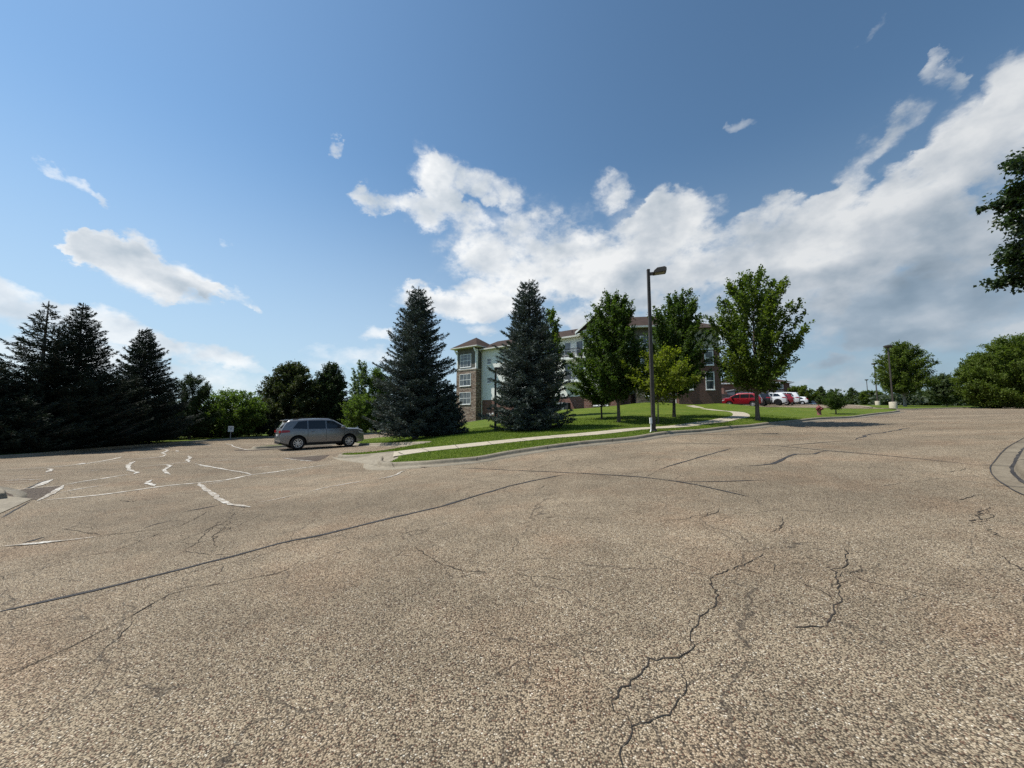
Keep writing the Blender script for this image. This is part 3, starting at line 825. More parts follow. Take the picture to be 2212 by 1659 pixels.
def broad_mesh(name, Ht, Rb, seed, mat, root, base=.2, limbs=40, leaf=.13, per=16, twig=.55, rise=.55, env='egg', bark='bark', tr=.014, lean=(0, 0), fill=1., leaf_w=.85, droop=0., zmin=None, hang=.0):
    """trunk with ascending limbs whose tips reach an uneven envelope; leaf clusters along every limb"""
    g = np.random.default_rng(seed)
    mb = MB()
    top = np.array([lean[0], lean[1], Ht])
    tp = bez(np.array([0, 0, -.3]), np.array([lean[0] * .1, lean[1] * .1, Ht * .5]), top * np.array([1, 1, .93]), 12)
    r0 = tr * Ht
    mb.tube([tuple(q) for q in tp], [r0 * (1.25 if i == 0 else 1) * (1 - .93 * (i / 11) ** .9) for i in range(12)], 8)
    cb = base * Ht
    Pb, Db, Nb, Lb, Wb = [], [], [], [], []
    def envr(s):
        if env == 'egg': return (max(s, .0) ** .28) * (max(1 - s, 0) ** .55) * 1.5
        if env == 'round': return math.sqrt(max(1 - (2 * s - 1) ** 2, 0)) ** .8
        if env == 'cone': return (max(s, 0) ** .3) * (max(1 - s, 0) ** .85) * 1.6
        if env == 'vase': return (max(s, 0) ** .8) * (max(1 - s, 0) ** .4) * 1.75
        if env == 'column': return (max(s, 0) ** .3) * (max(1 - s, 0) ** .45) * 1.36
        return 1.
    lobes = g.normal(0, .12, 8)
    for i in range(limbs):
        s = ((i + .5) / limbs) ** .9
        s = min(.985, max(.02, s + g.normal(0, .03)))
        az = i * 2.39996 + g.normal(0, .3)
        ztip = cb + s * (Ht - cb)
        rr = Rb * envr(s) * (1 + lobes[int(az / .785) % 8]) * g.uniform(.7, 1.12)
        z0 = max(cb * .92 if s > .05 else cb * .8, ztip - rise * rr - (.1 * Ht if s > .3 else .02 * Ht))
        z0 = min(z0, Ht * .9)
        ti = z0 / (Ht * .93)
        p0 = tp[min(11, int(ti * 11))].copy(); p0[2] = z0
        tip = np.array([math.cos(az) * rr + lean[0] * (z0 / Ht), math.sin(az) * rr + lean[1] * (z0 / Ht), ztip + droop * -rr])
        mid = p0 * .5 + tip * .5 + np.array([0, 0, (.10 if rise < .8 else -.05) * rr])
        Ll = np.linalg.norm(tip - p0)
        ns = max(4, int(Ll / .25))
        c = bez(p0, mid, tip, ns)
        rl = max(.012, .35 * r0 * (1 - .6 * s))
        kk = max(1, ns // 4)
        cc = c[::kk]
        mb.tube([tuple(q) for q in cc], [rl * (1 - .85 * j / max(1, len(cc) - 1)) for j in range(len(cc))], 5, cap=False)
        T = unit(np.gradient(c, axis=0))
        ntw = max(5, int(Ll * 7.5 * fill))
        tt = g.uniform(.16, 1., ntw) ** .8; tt[0] = 1.
        for t in tt:
            j = min(ns - 1, int(t * (ns - 1)))
            tl = twig * g.uniform(.5, 1.25) * (.6 + .6 * (1 - t)) * (1 if t < .99 else .8)
            dirn = unit(T[j] * .9 + g.normal(0, .62, 3) + np.array([0, 0, .35 - hang]))
            n = int(per * g.uniform(.6, 1.3))
            f = g.uniform(0, 1, n)
            b = c[j] + dirn * (f * tl)[:, None] + g.normal(0, tl * .2, (n, 3))
            Pb.append(b); Db.append(unit(dirn * .6 + g.normal(0, .8, (n, 3)) + np.array([0, 0, -.25 - hang])))
            Nb.append(unit(g.normal(0, .75, (n, 3)) + np.array([0, 0, 1.]))); Lb.append(leaf * g.uniform(.65, 1.3, n)); Wb.append(leaf * leaf_w * g.uniform(.65, 1.2, n))
    Pa = np.concatenate(Pb); Da = np.concatenate(Db); Na = np.concatenate(Nb); La = np.concatenate(Lb); Wa = np.concatenate(Wb)
    if zmin is not None:
        k = Pa[:, 2] > zmin
        Pa, Da, Na, La, Wa = Pa[k], Da[k], Na[k], La[k], Wa[k]
    V, F = leaf_quads(Pa, Da, Na, La, Wa)
    mb.build('trunk', M[bark], root, smooth=True, fix=False)
    arr_mesh('crown', V, F, mat, root)

def plant_at(px, py, d):
    x, y = XY(px, py, d)
    return x, y, H1(x, y) + .13

def tree(kind, label, cat, px, py, d, top_py, half_px, fn, group=None, dz=0., **kw):
    x, y, z = plant_at(px, py, d)
    zt = P(px, top_py, d)[2]
    Ht = zt - z
    Rb = half_px / FPX * d * (1.12 if fn is B else 1.1)
    t = thing(kind, label, cat, (x, y, z + dz), 0, group)
    fn(kind, Ht, Rb, root=t, **kw)
    return t

S = spruce_mesh; B = broad_mesh
for i, (px, d, tp, hw) in enumerate([(-90, 27, 880, 90), (40, 30, 872, 100), (150, 31.5, 868, 95), (255, 34, 872, 90), (345, 37, 868, 80), (430, 42, 880, 60)]):
    tree('evergreen_shrub', ['dense dark evergreen at the picture edge behind the low spruce', 'dense dark evergreen behind the layered spruce', 'dense dark evergreen behind the narrow topped spruce',
        'dense dark evergreen closing the gap between the two kinds of spruce', 'dense dark evergreen between the conical spruce and the pine', 'dense dark evergreen behind the bushy pine'][i], 'shrub', px, 906 + 1.85 * FPX / d, d, tp, hw, B, 'dense evergreens behind the spruces',
        seed=400 + i, mat=M['spruce_dark'], base=.0, limbs=60, leaf=.22, leaf_w=.35, per=20, env='round', rise=.3)
ls = 'tall spruces edging the far side of the parking lot'
tree('spruce_tree', 'dark spruce with layered open branches and a bare leader shoot, beside its taller looking twin', 'tree', 70, 987, 22.6, 652, 128, S, ls, seed=3, mats=M['spruce_dark'], droop=.1, gap=.15, power=1.0, dens=.8, tiers=1.5, skirt=.03)
tree('spruce_tree', 'dark narrow topped spruce with upswept branch tips, second spruce along the lot kerb', 'tree', 147, 980, 24.2, 655, 108, S, ls, seed=14, mats=M['spruce_dark'], droop=-.12, gap=.06, power=.95, dens=.95, skirt=.03)
tree('spruce_tree', 'blue green conical spruce next to the bushy pine on the lot edge', 'tree', 294, 968, 29, 708, 92, S, ls, seed=25, mats=M['spruce_dark'], droop=-.05, power=.88, skirt=.02)
tree('spruce_tree', 'low dark spruce cut off by the picture edge', 'tree', -50, 996, 20.6, 770, 120, S, ls, seed=36, mats=M['spruce_dark'], droop=.05, skirt=.02)
tree('spruce_tree', 'short dense spruce filling the gap below two tall spruces', 'tree', 214, 977, 26.2, 838, 85, S, ls, seed=47, mats=M['spruce_dark'], droop=-.05, power=.6, skirt=.02)
tree('spruce_tree', 'short dark spruce in front of the layered spruce', 'tree', 20, 992, 21.0, 872, 95, S, ls, seed=58, mats=M['spruce_dark'], droop=0., power=.55, skirt=.02)
tree('pine_tree', 'bushy dark pine with blunt tufted branches beside the yellowing tree', 'tree', 408, 958, 36, 812, 56, B, None, seed=5, mat=M['pine'], base=.08, limbs=46, leaf=.26, leaf_w=.22, per=34, twig=.5, rise=.9, env='egg', tr=.02)
tree('broadleaf_tree', 'yellow green bushy tree behind the white parking sign', 'tree', 500, 953, 40, 846, 52, B, None, seed=6, mat=M['light_leaf'], base=.02, limbs=120, leaf=.16, per=14, twig=.7, env='round', rise=.4)
tree('evergreen_shrub', 'low dark evergreen shrub under the yellow green tree', 'shrub', 455, 951, 40.5, 902, 36, B, 'low shrubs under the lot trees', seed=61, mat=M['spruce_dark'], base=.03, limbs=34, leaf=.16, leaf_w=.4, per=22, env='round', rise=.3)
tree('evergreen_shrub', 'low dark evergreen shrub just past the white parking sign', 'shrub', 548, 950, 43, 898, 38, B, 'low shrubs under the lot trees', seed=62, mat=M['spruce'], base=.03, limbs=34, leaf=.16, leaf_w=.4, per=22, env='round', rise=.3)
tree('evergreen_shrub', 'low spreading evergreen behind the rear of the grey car', 'shrub', 592, 949, 43, 893, 42, B, 'low shrubs under the lot trees', seed=63, mat=M['spruce_dark'], base=.03, limbs=34, leaf=.16, leaf_w=.4, per=22, env='round', rise=.3)
tree('broadleaf_tree', 'dark rounded background tree between the pine and the linden', 'tree', 548, 950, 52, 868, 38, B, None, seed=64, mat=M['linden_dark'], base=.1, limbs=34, leaf=.22, per=18, env='round')
tree('linden_tree', 'broad olive linden with a pointed top behind the grey car', 'tree', 624, 946, 45, 785, 70, B, None, seed=7, mat=M['linden'], base=.02, limbs=210, leaf=.17, per=14, twig=.75, env='egg', rise=.35, fill=1.3)
tree('linden_tree', 'narrower deep green linden beside the broad olive one', 'tree', 711, 943, 47, 786, 44, B, None, seed=8, mat=M['linden_dark'], base=.02, limbs=170, leaf=.17, per=14, twig=.75, env='egg', rise=.4, fill=1.3)
tree('birch_tree', 'slender grey green tree with feathery upright sprays', 'tree', 776, 939, 46, 779, 27, B, None, seed=9, mat=M['silver_leaf'], base=.1, limbs=44, leaf=.15, per=18, env='column', rise=1.6, twig=.5)
tree('broadleaf_tree', 'bright green bushy tree half hidden by the blue spruce', 'tree', 812, 938, 47, 796, 38, B, None, seed=10, mat=M['light_leaf'], base=.03, limbs=110, leaf=.16, per=15, twig=.7, env='egg', rise=.7)
tree('broadleaf_tree', 'low bright green bush at the foot of the slender tree', 'tree', 775, 938, 44, 852, 34, B, None, seed=65, mat=M['light_leaf'], base=.02, limbs=80, leaf=.15, per=14, twig=.6, env='round', rise=.5)
tree('blue_spruce', 'large blue spruce with a broad skirt at the tip of the lawn', 'tree', 897, 948, 24, 619, 88, S, 'blue spruces on the lawn', seed=71, mats=M['spruce'], droop=.02, power=.76, dens=1.25, skirt=.04)
tree('blue_spruce', 'small young blue spruce in front of the stone tower', 'tree', 968, 943, 24, 832, 36, S, 'blue spruces on the lawn', seed=82, mats=M['spruce'], droop=.02, power=.8, skirt=.05)
tree('blue_spruce', 'large blue spruce with uneven boughs hiding the white siding', 'tree', 1142, 930, 22.5, 605, 86, S, 'blue spruces on the lawn', seed=93, mats=M['spruce'], droop=.12, power=.7, dens=1.2, skirt=.04)
tree('broadleaf_tree', 'light green tree peeking out behind the uneven blue spruce', 'tree', 1194, 905, 33, 666, 30, B, None, seed=12, mat=M['maple'], base=.12, limbs=46, leaf=.15, per=18, env='column', rise=1.1)
mp = 'maples along the footpath lawn'
tree('maple_tree', 'tall narrow maple in front of the gabled bay, trunk bare to its lowest bough', 'tree', 1337, 912, 24.5, 632, 70, B, mp, seed=21, mat=M['maple_dark'], base=.2, limbs=96, leaf=.135, per=17, env='column', rise=1.25, lean=(-.2, 0), fill=1.2)
tree('maple_tree', 'small round maple in front of the brick wall and the balconies', 'tree', 1300, 905, 28, 742, 58, B, mp, seed=22, mat=M['maple_dark'], base=.2, limbs=76, leaf=.13, per=17, env='round', rise=.7, lean=(-.25, 0))
tree('maple_tree', 'tall dark maple just behind the brown lamp post', 'tree', 1456, 902, 27, 629, 76, B, mp, seed=23, mat=M['maple_dark'], base=.2, limbs=96, leaf=.135, per=17, env='column', rise=1.25, lean=(.9, 0), fill=1.2)
tree('maple_tree', 'small yellow green maple right behind the brown lamp post', 'tree', 1422, 917, 23, 752, 66, B, mp, seed=24, mat=M['maple_yellow'], base=.36, limbs=40, leaf=.135, per=17, env='round', rise=.5, tr=.012, lean=(.2, 0))
tree('maple_tree', 'large spreading maple with spiky leaders by the winding footpath', 'tree', 1637, 908, 23.5, 586, 94, B, mp, seed=27, mat=M['maple'], base=.22, limbs=100, leaf=.14, per=16, env='column', rise=1.0, lean=(.15, 0), fill=1.05)
tree('shrub', 'small vase shaped shrub on the lawn by the red hydrant', 'shrub', 1806, 893, 33.5, 842, 22, B, None, seed=31, mat=M['maple_dark'], base=.26, limbs=64, leaf=.085, per=14, env='round', rise=1.2, tr=.03, twig=.32)
tree('broadleaf_tree', 'ragged olive green tree behind the lamp on the nearer concrete drum', 'tree', 1955, 876, 58, 741, 46, B, 'trees beyond the road', seed=32, mat=M['hedge'], base=.22, limbs=160, leaf=.19, per=12, twig=.85, env='egg', rise=.45, bark='bark_pale', tr=.022)
tree('broadleaf_tree', 'small airy round tree between the ragged tree and the hedge', 'tree', 2046, 879, 62, 810, 26, B, 'trees beyond the road', seed=33, mat=M['far_leaf'], base=.1, limbs=110, leaf=.19, per=12, twig=.7, env='round', rise=.5, tr=.016)
tree('broadleaf_tree', 'dense green hedge like tree with one short trunk showing, at the bend of the road', 'tree', 2146, 880, 52, 764, 42, B, 'trees beyond the road', seed=34, mat=M['hedge'], base=.0, limbs=230, leaf=.19, per=12, twig=.9, env='round', rise=.4)
tree('broadleaf_tree', 'tallest dense tree of the hedge, rising towards the overhanging boughs', 'tree', 2222, 880, 48, 726, 62, B, 'trees beyond the road', seed=35, mat=M['hedge'], base=.0, limbs=250, leaf=.19, per=12, twig=.9, env='round', rise=.4)
tree('broadleaf_tree', 'dense tree ending the hedge at the picture edge', 'tree', 2320, 880, 47, 735, 80, B, 'trees beyond the road', seed=351, mat=M['maple_dark'], base=.0, limbs=170, leaf=.2, per=12, twig=.9, env='round', rise=.4)
# the big tree overhanging from beside the road: only its boughs reach the picture
x, y = 23.35, 12.0
nt_ = thing('broadleaf_tree', 'dark overhanging tree whose leafy boughs reach in from the picture edge', 'tree', (x, y, H1(x, y) + .13))
broad_mesh('broadleaf_tree', 12.2, 5.4, 43, M['near_leaf'], nt_, base=.26, limbs=165, leaf=.15, per=40, twig=.8, env='round', rise=.12, tr=.02, droop=.1, hang=.25, fill=1.6)

# far trees beyond the upper lot: one small tree, copied
def dup(t, loc, rz, s, label):
    r = t.copy(); COL.objects.link(r); r.location = loc; r.rotation_euler = (0, 0, rz); r.scale = s; r['label'] = label
    for ch in t.children:
        c = ch.copy(); COL.objects.link(c); c.parent = r
    return r
fg = 'small trees beyond the upper parking lot'
p1 = tree('young_tree', 'rounded small tree in front of the far brown roof', 'tree', 1727, 868, 82, 834, 24, B, fg, seed=51, mat=M['hedge'], base=.08, limbs=36, leaf=.3, per=15, env='round', twig=.7)
p2 = tree('young_tree', 'small dark tree directly behind the vase shaped shrub', 'tree', 1776, 873, 84, 838, 16, B, fg, seed=52, mat=M['far_leaf'], base=.06, limbs=34, leaf=.3, per=15, env='cone', twig=.6)
for i, (px, d, sc, src, lab) in enumerate([(1752, 95, (.8, .8, .75), 1, 'hazy small tree just past the far brown roof'), (1763, 100, (.7, .7, .9), 2, 'thin conical tree behind the silver car'),
        (1798, 96, (1.0, 1.0, 1.05), 2, 'pointed small tree above the vase shaped shrub'), (1822, 105, (.9, .9, .8), 1, 'low rounded tree just past the vase shaped shrub'), (1843, 98, (1.1, 1.1, 1.2), 2, 'pointed tree before the farthest lamp post'),
        (1862, 104, (1., 1., 1.05), 1, 'rounded tree beside the farthest lamp post'), (1884, 92, (1.0, 1.0, .95), 1, 'rounded tree at the foot of the middle lamp post'), (1905, 96, (1.1, 1.1, .9), 2, 'small tree showing between the two concrete drums'),
        (1990, 80, (1.0, 1.0, .8), 1, 'low tree below the ragged olive tree'), (2015, 76, (.9, .9, .75), 2, 'low pointed tree before the airy round tree'), (2080, 78, (1.1, 1.1, .95), 1, 'low tree at the start of the hedge')]):
    x, y = XY(px, 873, d)
    dup(p1 if src == 1 else p2, (x, y, H1(x, y) + .1), i * 1.3, sc, lab)

# far wood closing the horizon
g = np.random.default_rng(99)
Pw, Nw, Lw = [], [], []
for a in np.arange(-64, 62, .55):
    rr = g.uniform(105, 150)
    hgt = g.uniform(3.2, 5.6) * (1.25 if a < -2 else .62)
    cx, cy = rr * math.sin(R(a)), rr * math.cos(R(a))
    n = 260
    q = rand_dirs(g, n) * np.array([2.6, 2.6, hgt * .55]) * (g.random((n, 1)) ** .4)
    zz = H1(cx, cy)
    q = q + np.array([cx, cy, zz + hgt * .5])
    Pw.append(q); Nw.append(unit(g.normal(0, 1, (n, 3)) + np.array([0, 0, .6]))); Lw.append(g.uniform(.4, .9, n))
Pw = np.concatenate(Pw); n = len(Pw)
V, F = leaf_quads(Pw, rand_dirs(g, n), np.concatenate(Nw), np.concatenate(Lw), np.concatenate(Lw) * .8)
tag(arr_mesh('far_wood', V, F, M['wood_leaf']), 'far belt of trees along the horizon', 'wood', kind='stuff')
# ------------------------------------------------------------------ buildings
def wall_coords(nt, oc):
    x, y, z = nt.sep(oc)
    return nt.vec(nt.m('ADD', x, y), z), z
def mat_siding(name, c1, c2, pitch=.115):
    m, nt, b, oc = new_mat(name, .6, spec=.3)
    p, z = wall_coords(nt, oc)
    fr = nt.m('FRACT', nt.m('DIVIDE', z, pitch))
    col = nt.mix(nt.rng(nt.noise(oc, .8, 5, .6), .3, .7), c1, c2)
    dk = nt.rng(fr, .0, .14, .55, 1.)
    nt.set(b.inputs['Base Color'], nt.mix(1., col, nt.vec(dk, dk, dk), 'MULTIPLY'))
    bump(nt, b, nt.m('SUBTRACT', 1., fr), .6, .02)
    return m
M['siding'] = mat_siding('cream lap siding', (.67, .675, .63), (.73, .735, .69))
M['olive'] = mat_siding('olive grey lap siding', (.09, .081, .063), (.11, .1, .078))
M['tan'] = mottled('tan panel', (.30, .28, .2), (.34, .32, .24), 2, .7)
def mat_brick(name, cs, mortar, w, h, ms, off=.5, bumpd=.03, jitter=0.):
    m, nt, b, oc = new_mat(name, .85, spec=.2)
    p, z = wall_coords(nt, oc)
    if jitter:
        nz = nt.n('ShaderNodeTexNoise', {'Vector': p, 'Scale': 2.6, 'Detail': 3.}).outputs[1]
        p = nt.n('ShaderNodeVectorMath', {0: p, 1: nt.n('ShaderNodeVectorMath', {0: nt.n('ShaderNodeVectorMath', {0: nz, 1: (.5, .5, .5)}, operation='SUBTRACT').outputs[0], 3: jitter}, operation='SCALE').outputs[0]}, operation='ADD').outputs[0]
    bt = nt.n('ShaderNodeTexBrick', {'Vector': p, 'Color1': (0, 0, 0), 'Color2': (1, 1, 1), 'Mortar': (0, 0, 0), 'Scale': 1., 'Mortar Size': ms, 'Brick Width': w, 'Row Height': h, 'Bias': 0., 'Mortar Smooth': .3}, offset=off, squash=1.)
    bt.squash = .7 if jitter else 1.; bt.squash_frequency = 3
    c = nt.ramp(bt.outputs['Color'], cs)
    c = nt.mix(nt.rng(nt.noise(oc, 7, 5, .7), .3, .7, 0., .35), c, (.09, .07, .055))
    nt.set(b.inputs['Base Color'], nt.mix(bt.outputs['Fac'], c, mortar))
    bump(nt, b, nt.m('SUBTRACT', nt.m('MULTIPLY', bt.outputs['Color'], .5), bt.outputs['Fac']), .8, bumpd)
    return m
M['stone'] = mat_brick('stacked brown ledge stone', [(0., (.12, .085, .068)), (.3, (.26, .185, .14)), (.55, (.37, .27, .205)), (.8, (.46, .38, .3)), (1., (.3, .25, .22))], (.07, .055, .045), .42, .105, .012, .43, .06, .06)
M['brick'] = mat_brick('dark red split block', [(0., (.13, .052, .04)), (.5, (.17, .07, .055)), (1., (.2, .09, .07))], (.28, .22, .19), .42, .2, .018, .5, .02)
M['brick_fine'] = mat_brick('dark red brick', [(0., (.10, .045, .036)), (.5, (.14, .06, .048)), (1., (.17, .075, .06))], (.16, .12, .1), .22, .075, .01, .5, .01)
def mat_shingle():
    m, nt, b, oc = new_mat('brown roof shingles', .92, spec=.12)
    x, y, z = nt.sep(oc)
    bt = nt.n('ShaderNodeTexBrick', {'Vector': nt.vec(nt.m('ADD', x, nt.m('MULTIPLY', y, .35)), nt.m('MULTIPLY', z, 2.2)), 'Color1': (.038, .027, .022), 'Color2': (.064, .045, .038), 'Mortar': (.03, .016, .013), 'Scale': 1., 'Mortar Size': .008, 'Brick Width': .3, 'Row Height': .16})
    nt.set(b.inputs['Base Color'], nt.mix(nt.rng(nt.noise(oc, 1.2, 6, .7), .3, .7, 0., .5), bt.outputs[0], (.06, .043, .036)))
    bump(nt, b, bt.outputs['Fac'], -.4, .02)
    return m
M['shingle'] = mat_shingle()
M['trim'] = mottled('white painted trim', (.72, .72, .7), (.79, .79, .77), 2, .5, .4)
M['gutter'] = mottled('pale gutter metal', (.55, .54, .48), (.62, .6, .54), 2, .45, .4)
def mat_pane():
    m, nt, b, oc = new_mat('window glass', .06, (.05, .06, .07), .8)
    x, y, z = nt.sep(oc)
    cur = nt.rng(nt.noise(nt.vec(nt.m('ADD', x, y), nt.m('MULTIPLY', z, .3)), 2.6, 3, .5), .35, .65)
    nt.set(b.inputs['Base Color'], nt.mix(cur, (.025, .03, .035), (.12, .125, .125)))
    return m
M['pane'] = mat_pane()
M['black_metal'] = mottled('black painted metal', (.018, .018, .02), (.03, .03, .032), 6, .5, .4)
M['grey_metal'] = mottled('grey cabinet metal', (.2, .215, .23), (.27, .285, .3), 3, .5, .4)
M['white_plastic'] = mottled('white enamel', (.7, .7, .68), (.78, .78, .76), 4, .45, .4)

W37 = -math.atan2(.6, .8)
bx, by = -3., 57.
bz0 = 0.
bld = thing('apartment_building', 'four storey apartment block with a stone tower and white siding behind the trees', 'building', (bx, by, 0), W37)
def bw(name, mat, x0, y0, z0, x1, y1, z1, parent=None):
    mb = MB(); mb.box(x0, y0, z0, x1, y1, z1)
    return mb.build(name, mat, parent or bld)

def window(parent, x0, x1, z0, z1, y, cols=3, rows=2, frame=.07, mun=.035, axis='x', sill=True, top_split=None):
    """white framed window on a wall facing -y (axis x) or on a wall facing +x (axis y)"""
    mb = MB(); pb = MB()
    def bar(a0, a1, c0, c1, d0, d1):
        if axis == 'x': mb.box(a0, y - d1, c0, a1, y - d0, c1)
        else: mb.box(y + d0, a0, c0, y + d1, a1, c1)
    bar(x0 - frame, x0, z0 - frame, z1 + frame, -.02, .05); bar(x1, x1 + frame, z0 - frame, z1 + frame, -.02, .05)
    bar(x0, x1, z1, z1 + frame, -.02, .05); bar(x0, x1, z0 - frame, z0, -.02, .05)
    zm = (z0 + z1) / 2
    bar(x0, x1, zm - .03, zm + .03, -.02, .042)
    for i in range(1, cols):
        xx = x0 + (x1 - x0) * i / cols
        bar(xx - mun / 2, xx + mun / 2, z0, zm - .03, -.02, .035); bar(xx - mun / 2, xx + mun / 2, zm + .03, z1, -.02, .035)
    if rows == 3:
        zz = zm + (z1 - zm) * .55
        for i in range(cols):
            a = x0 + (x1 - x0) * i / cols + mun / 2; c = x0 + (x1 - x0) * (i + 1) / cols - mun / 2
            bar(a, c, zz - .015, zz + .015, -.02, .032)
    if sill: bar(x0 - frame - .03, x1 + frame + .03, z0 - frame - .07, z0 - frame, -.02, .10)
    f = mb.build('window', M['trim'], parent)
    if axis == 'x': pb.box(x0, y - .012, z0, x1, y + .02, z1)
    else: pb.box(y - .02, x0, z0, y + .012, x1, z1)
    pb.build('pane', M['pane'], f)
    return f

EV = 12.2   # eave height
# tower
tx0, tx1, ty0, ty1 = -6.1, -2.0, -1.3, 3.2
bw('stone_wall', M['stone'], tx0, ty0, -1.5, tx1, ty1, 9.05)
M['cap'] = mottled('tan cast stone', (.26, .225, .175), (.32, .28, .22), 4, .8)
bw('stone_cap', M['cap'], tx0 - .05, ty0 - .05, 9.05, tx1 + .05, ty1 + .05, 9.22)
bw('wall', M['olive'], tx0 + .06, ty0 + .06, 9.22, tx1 - .06, ty1 - .06, 12.55)
mb = MB()
for cx, cy in ((tx0, ty0), (tx1, ty0)):
    sx_ = 1 if cx == tx0 else -1
    mb.box(min(cx + sx_ * .03, cx + sx_ * .22), ty0 + .028, 9.22, max(cx + sx_ * .03, cx + sx_ * .22), ty0 + .2, 12.2)
    # bracket under the eave
    for k in range(4):
        mb.box(cx - .05 if sx_ > 0 else cx - .13, ty0 - .12 - .13 * k, 11.65 + .16 * k, cx + .13 if sx_ > 0 else cx + .05, ty0 + .02 - .13 * k, 12.02 + .1 * k)
mb.box(tx1 - .03, ty0 + .2, 9.22, tx1 + .02, ty0 + .38, 12.2)
mb.box(tx0 + .06, ty0 + .03, 9.22, tx1 - .06, ty0 + .058, 9.36)
mb.build('corner_trim', M['trim'], bld)
mb = MB()
e = .72; ax, ay, az_ = (tx0 + tx1) / 2, (ty0 + ty1) / 2, 14.55
for (a, zz, zb) in ((e, 12.62, 12.42),):
    mb.poly([(tx0-a,ty0-a,zz),(tx1+a,ty0-a,zz),(tx1+a,ty1+a,zz),(tx0-a,ty1+a,zz),(ax,ay,az_)], [(0,1,4),(1,2,4),(2,3,4),(3,0,4),(3,2,1,0)])
roof = mb.build('roof', M['shingle'], bld)
mb = MB(); mb.box(tx0 - e - .04, ty0 - e - .04, 12.47, tx1 + e + .04, ty1 + e + .04, 12.615); mb.build('eaves', M['gutter'], roof)
for z0, z1, r in ((9.62, 11.5, 3), (6.75, 8.45, 2), (3.95, 5.65, 2)):
    window(bld, -5.3, -3.12, z0, z1, ty0 + (.06 if z0 > 9 else 0), 3, r)
# main wall
XE = 20.9
bw('brick_wall', M['brick'], -2., 0., -1., XE, 9., 4.55)
bw('wall', M['siding'], -2., -.02, 4.6, XE, 8.98, EV)
bw('wall_band', M['trim'], -2., -.05, 4.5, XE, .1, 4.6)
for z in (9.9, 7.05): window(bld, -.85, -.15, z, z + .75, -.02, 1, 2, .08)
for z in (9.6, 6.75): window(bld, 4.4, 6.2, z, z + 1.6, -.02, 2, 2)
mb = MB()
rx0, rx1 = -2.6, XE + .5
mb.poly([(rx0,-.6,EV),(rx1,-.6,EV),(rx1,9.5,EV),(rx0,9.5,EV),(rx0,4.5,14.35),(rx1,4.5,14.35)], [(0,1,5,4),(2,3,4,5),(1,2,5),(3,0,4),(3,2,1,0)])
roof = mb.build('roof', M['shingle'], bld)
mb = MB(); mb.box(rx0, -.72, EV - .16, rx1, -.6, EV + .02); mb.box(rx0, -.6, EV - .08, rx1, -.04, EV - .04); mb.build('eaves', M['gutter'], roof)
for xx, yy, z0 in ((8., 3.2, 13.6), (12.4, 2., 13.1)):
    mb = MB(); mb.tube([(xx, yy, z0), (xx, yy, z0 + .5)], .065, 10); mb.build('vent_pipe', M['black_metal'], roof)
mb = MB(); mb.tube([(-1.9, -.62, EV - .1), (-1.86, -.12, EV - .5), (-1.86, -.12, 4.7), (-1.86, -.06, .2)], .06, 8); mb.build('downpipe', M['gutter'], bld)
# balconies
for zf in (9.35, 6.5):
    f = bw('balcony', M['trim'], 12.0, -1.65, zf - .32, 15.1, -.03, zf)
    mb = MB()
    mb.box(12.0, -1.62, zf + 1.0, 15.1, -1.57, zf + 1.06); mb.box(12.0, -1.62, zf + .08, 15.1, -1.57, zf + .12)
    for i in range(32):
        xx = 12.02 + i * 3.04 / 31; mb.box(xx - .012, -1.607, zf + .12, xx + .012, -1.583, zf + 1.0)
    for xx in (12.0, 15.05):
        mb.box(xx, -1.57, zf + 1.0, xx + .05, -.03, zf + 1.06); mb.box(xx, -1.57, zf + .08, xx + .05, -.03, zf + .12)
        for i in range(14):
            yy = -1.5 + i * .11; mb.box(xx + .012, yy, zf + .12, xx + .036, yy + .024, zf + 1.0)
    mb.build('railing', M['black_metal'], f)
    for x0 in (12.4, 14.1):
        window(bld, x0, x0 + .85, zf + .12, zf + 2.15, -.02, 1, 2, .09, sill=False)
# gabled bay
gx0, gx1, gy = 15.6, 20.1, -1.25
bw('brick_wall', M['brick'], gx0, gy + .01, -1., gx1, -.03, 4.54)
bw('wall', M['siding'], gx0, gy, 4.6, gx1, -.03, 9.2)
bay = bw('bay_wall', M['tan'], gx0, gy, 9.22, gx1, -.03, 12.5)
mb = MB(); mb.poly([(gx0, gy, 12.5), (gx1, gy, 12.5), ((gx0+gx1)/2, gy, 14.1), (gx0, gy + .3, 12.5), (gx1, gy + .3, 12.5), ((gx0+gx1)/2, gy + .3, 14.1)], [(0,1,2),(5,4,3),(0,3,4,1),(1,4,5,2),(2,5,3,0)]); mb.build('gable', M['olive'], bld)
mb = MB()
for xx in (gx0 + .02, gx0 + .75, gx1 - .87, gx1 - .14): mb.box(xx, gy - .03, 9.22, xx + .12, gy + .05, 12.42)
mb.box(gx0, gy - .04, 12.42, gx1, gy + .05, 12.56); mb.box(gx0, gy - .035, 9.14, gx1, gy + .05, 9.24)
mb.build('batten', M['trim'], bay)
mb = MB(); xm = (gx0 + gx1) / 2
for s in (-1, 1):
    xo = xm + s * 3.0
    mb.poly([(xo, gy - .5, 12.28), (xm, gy - .5, 14.42), (xm, 4.4, 14.42), (xo, 1.0, 12.28), (xo, gy - .5, 12.12), (xm, gy - .5, 14.26), (xm, 4.4, 14.26), (xo, 1.0, 12.12)], [(0,1,2,3),(4,7,6,5),(0,4,5,1),(3,2,6,7),(0,3,7,4)])
roof = mb.build('roof', M['shingle'], bld)
mb = MB()
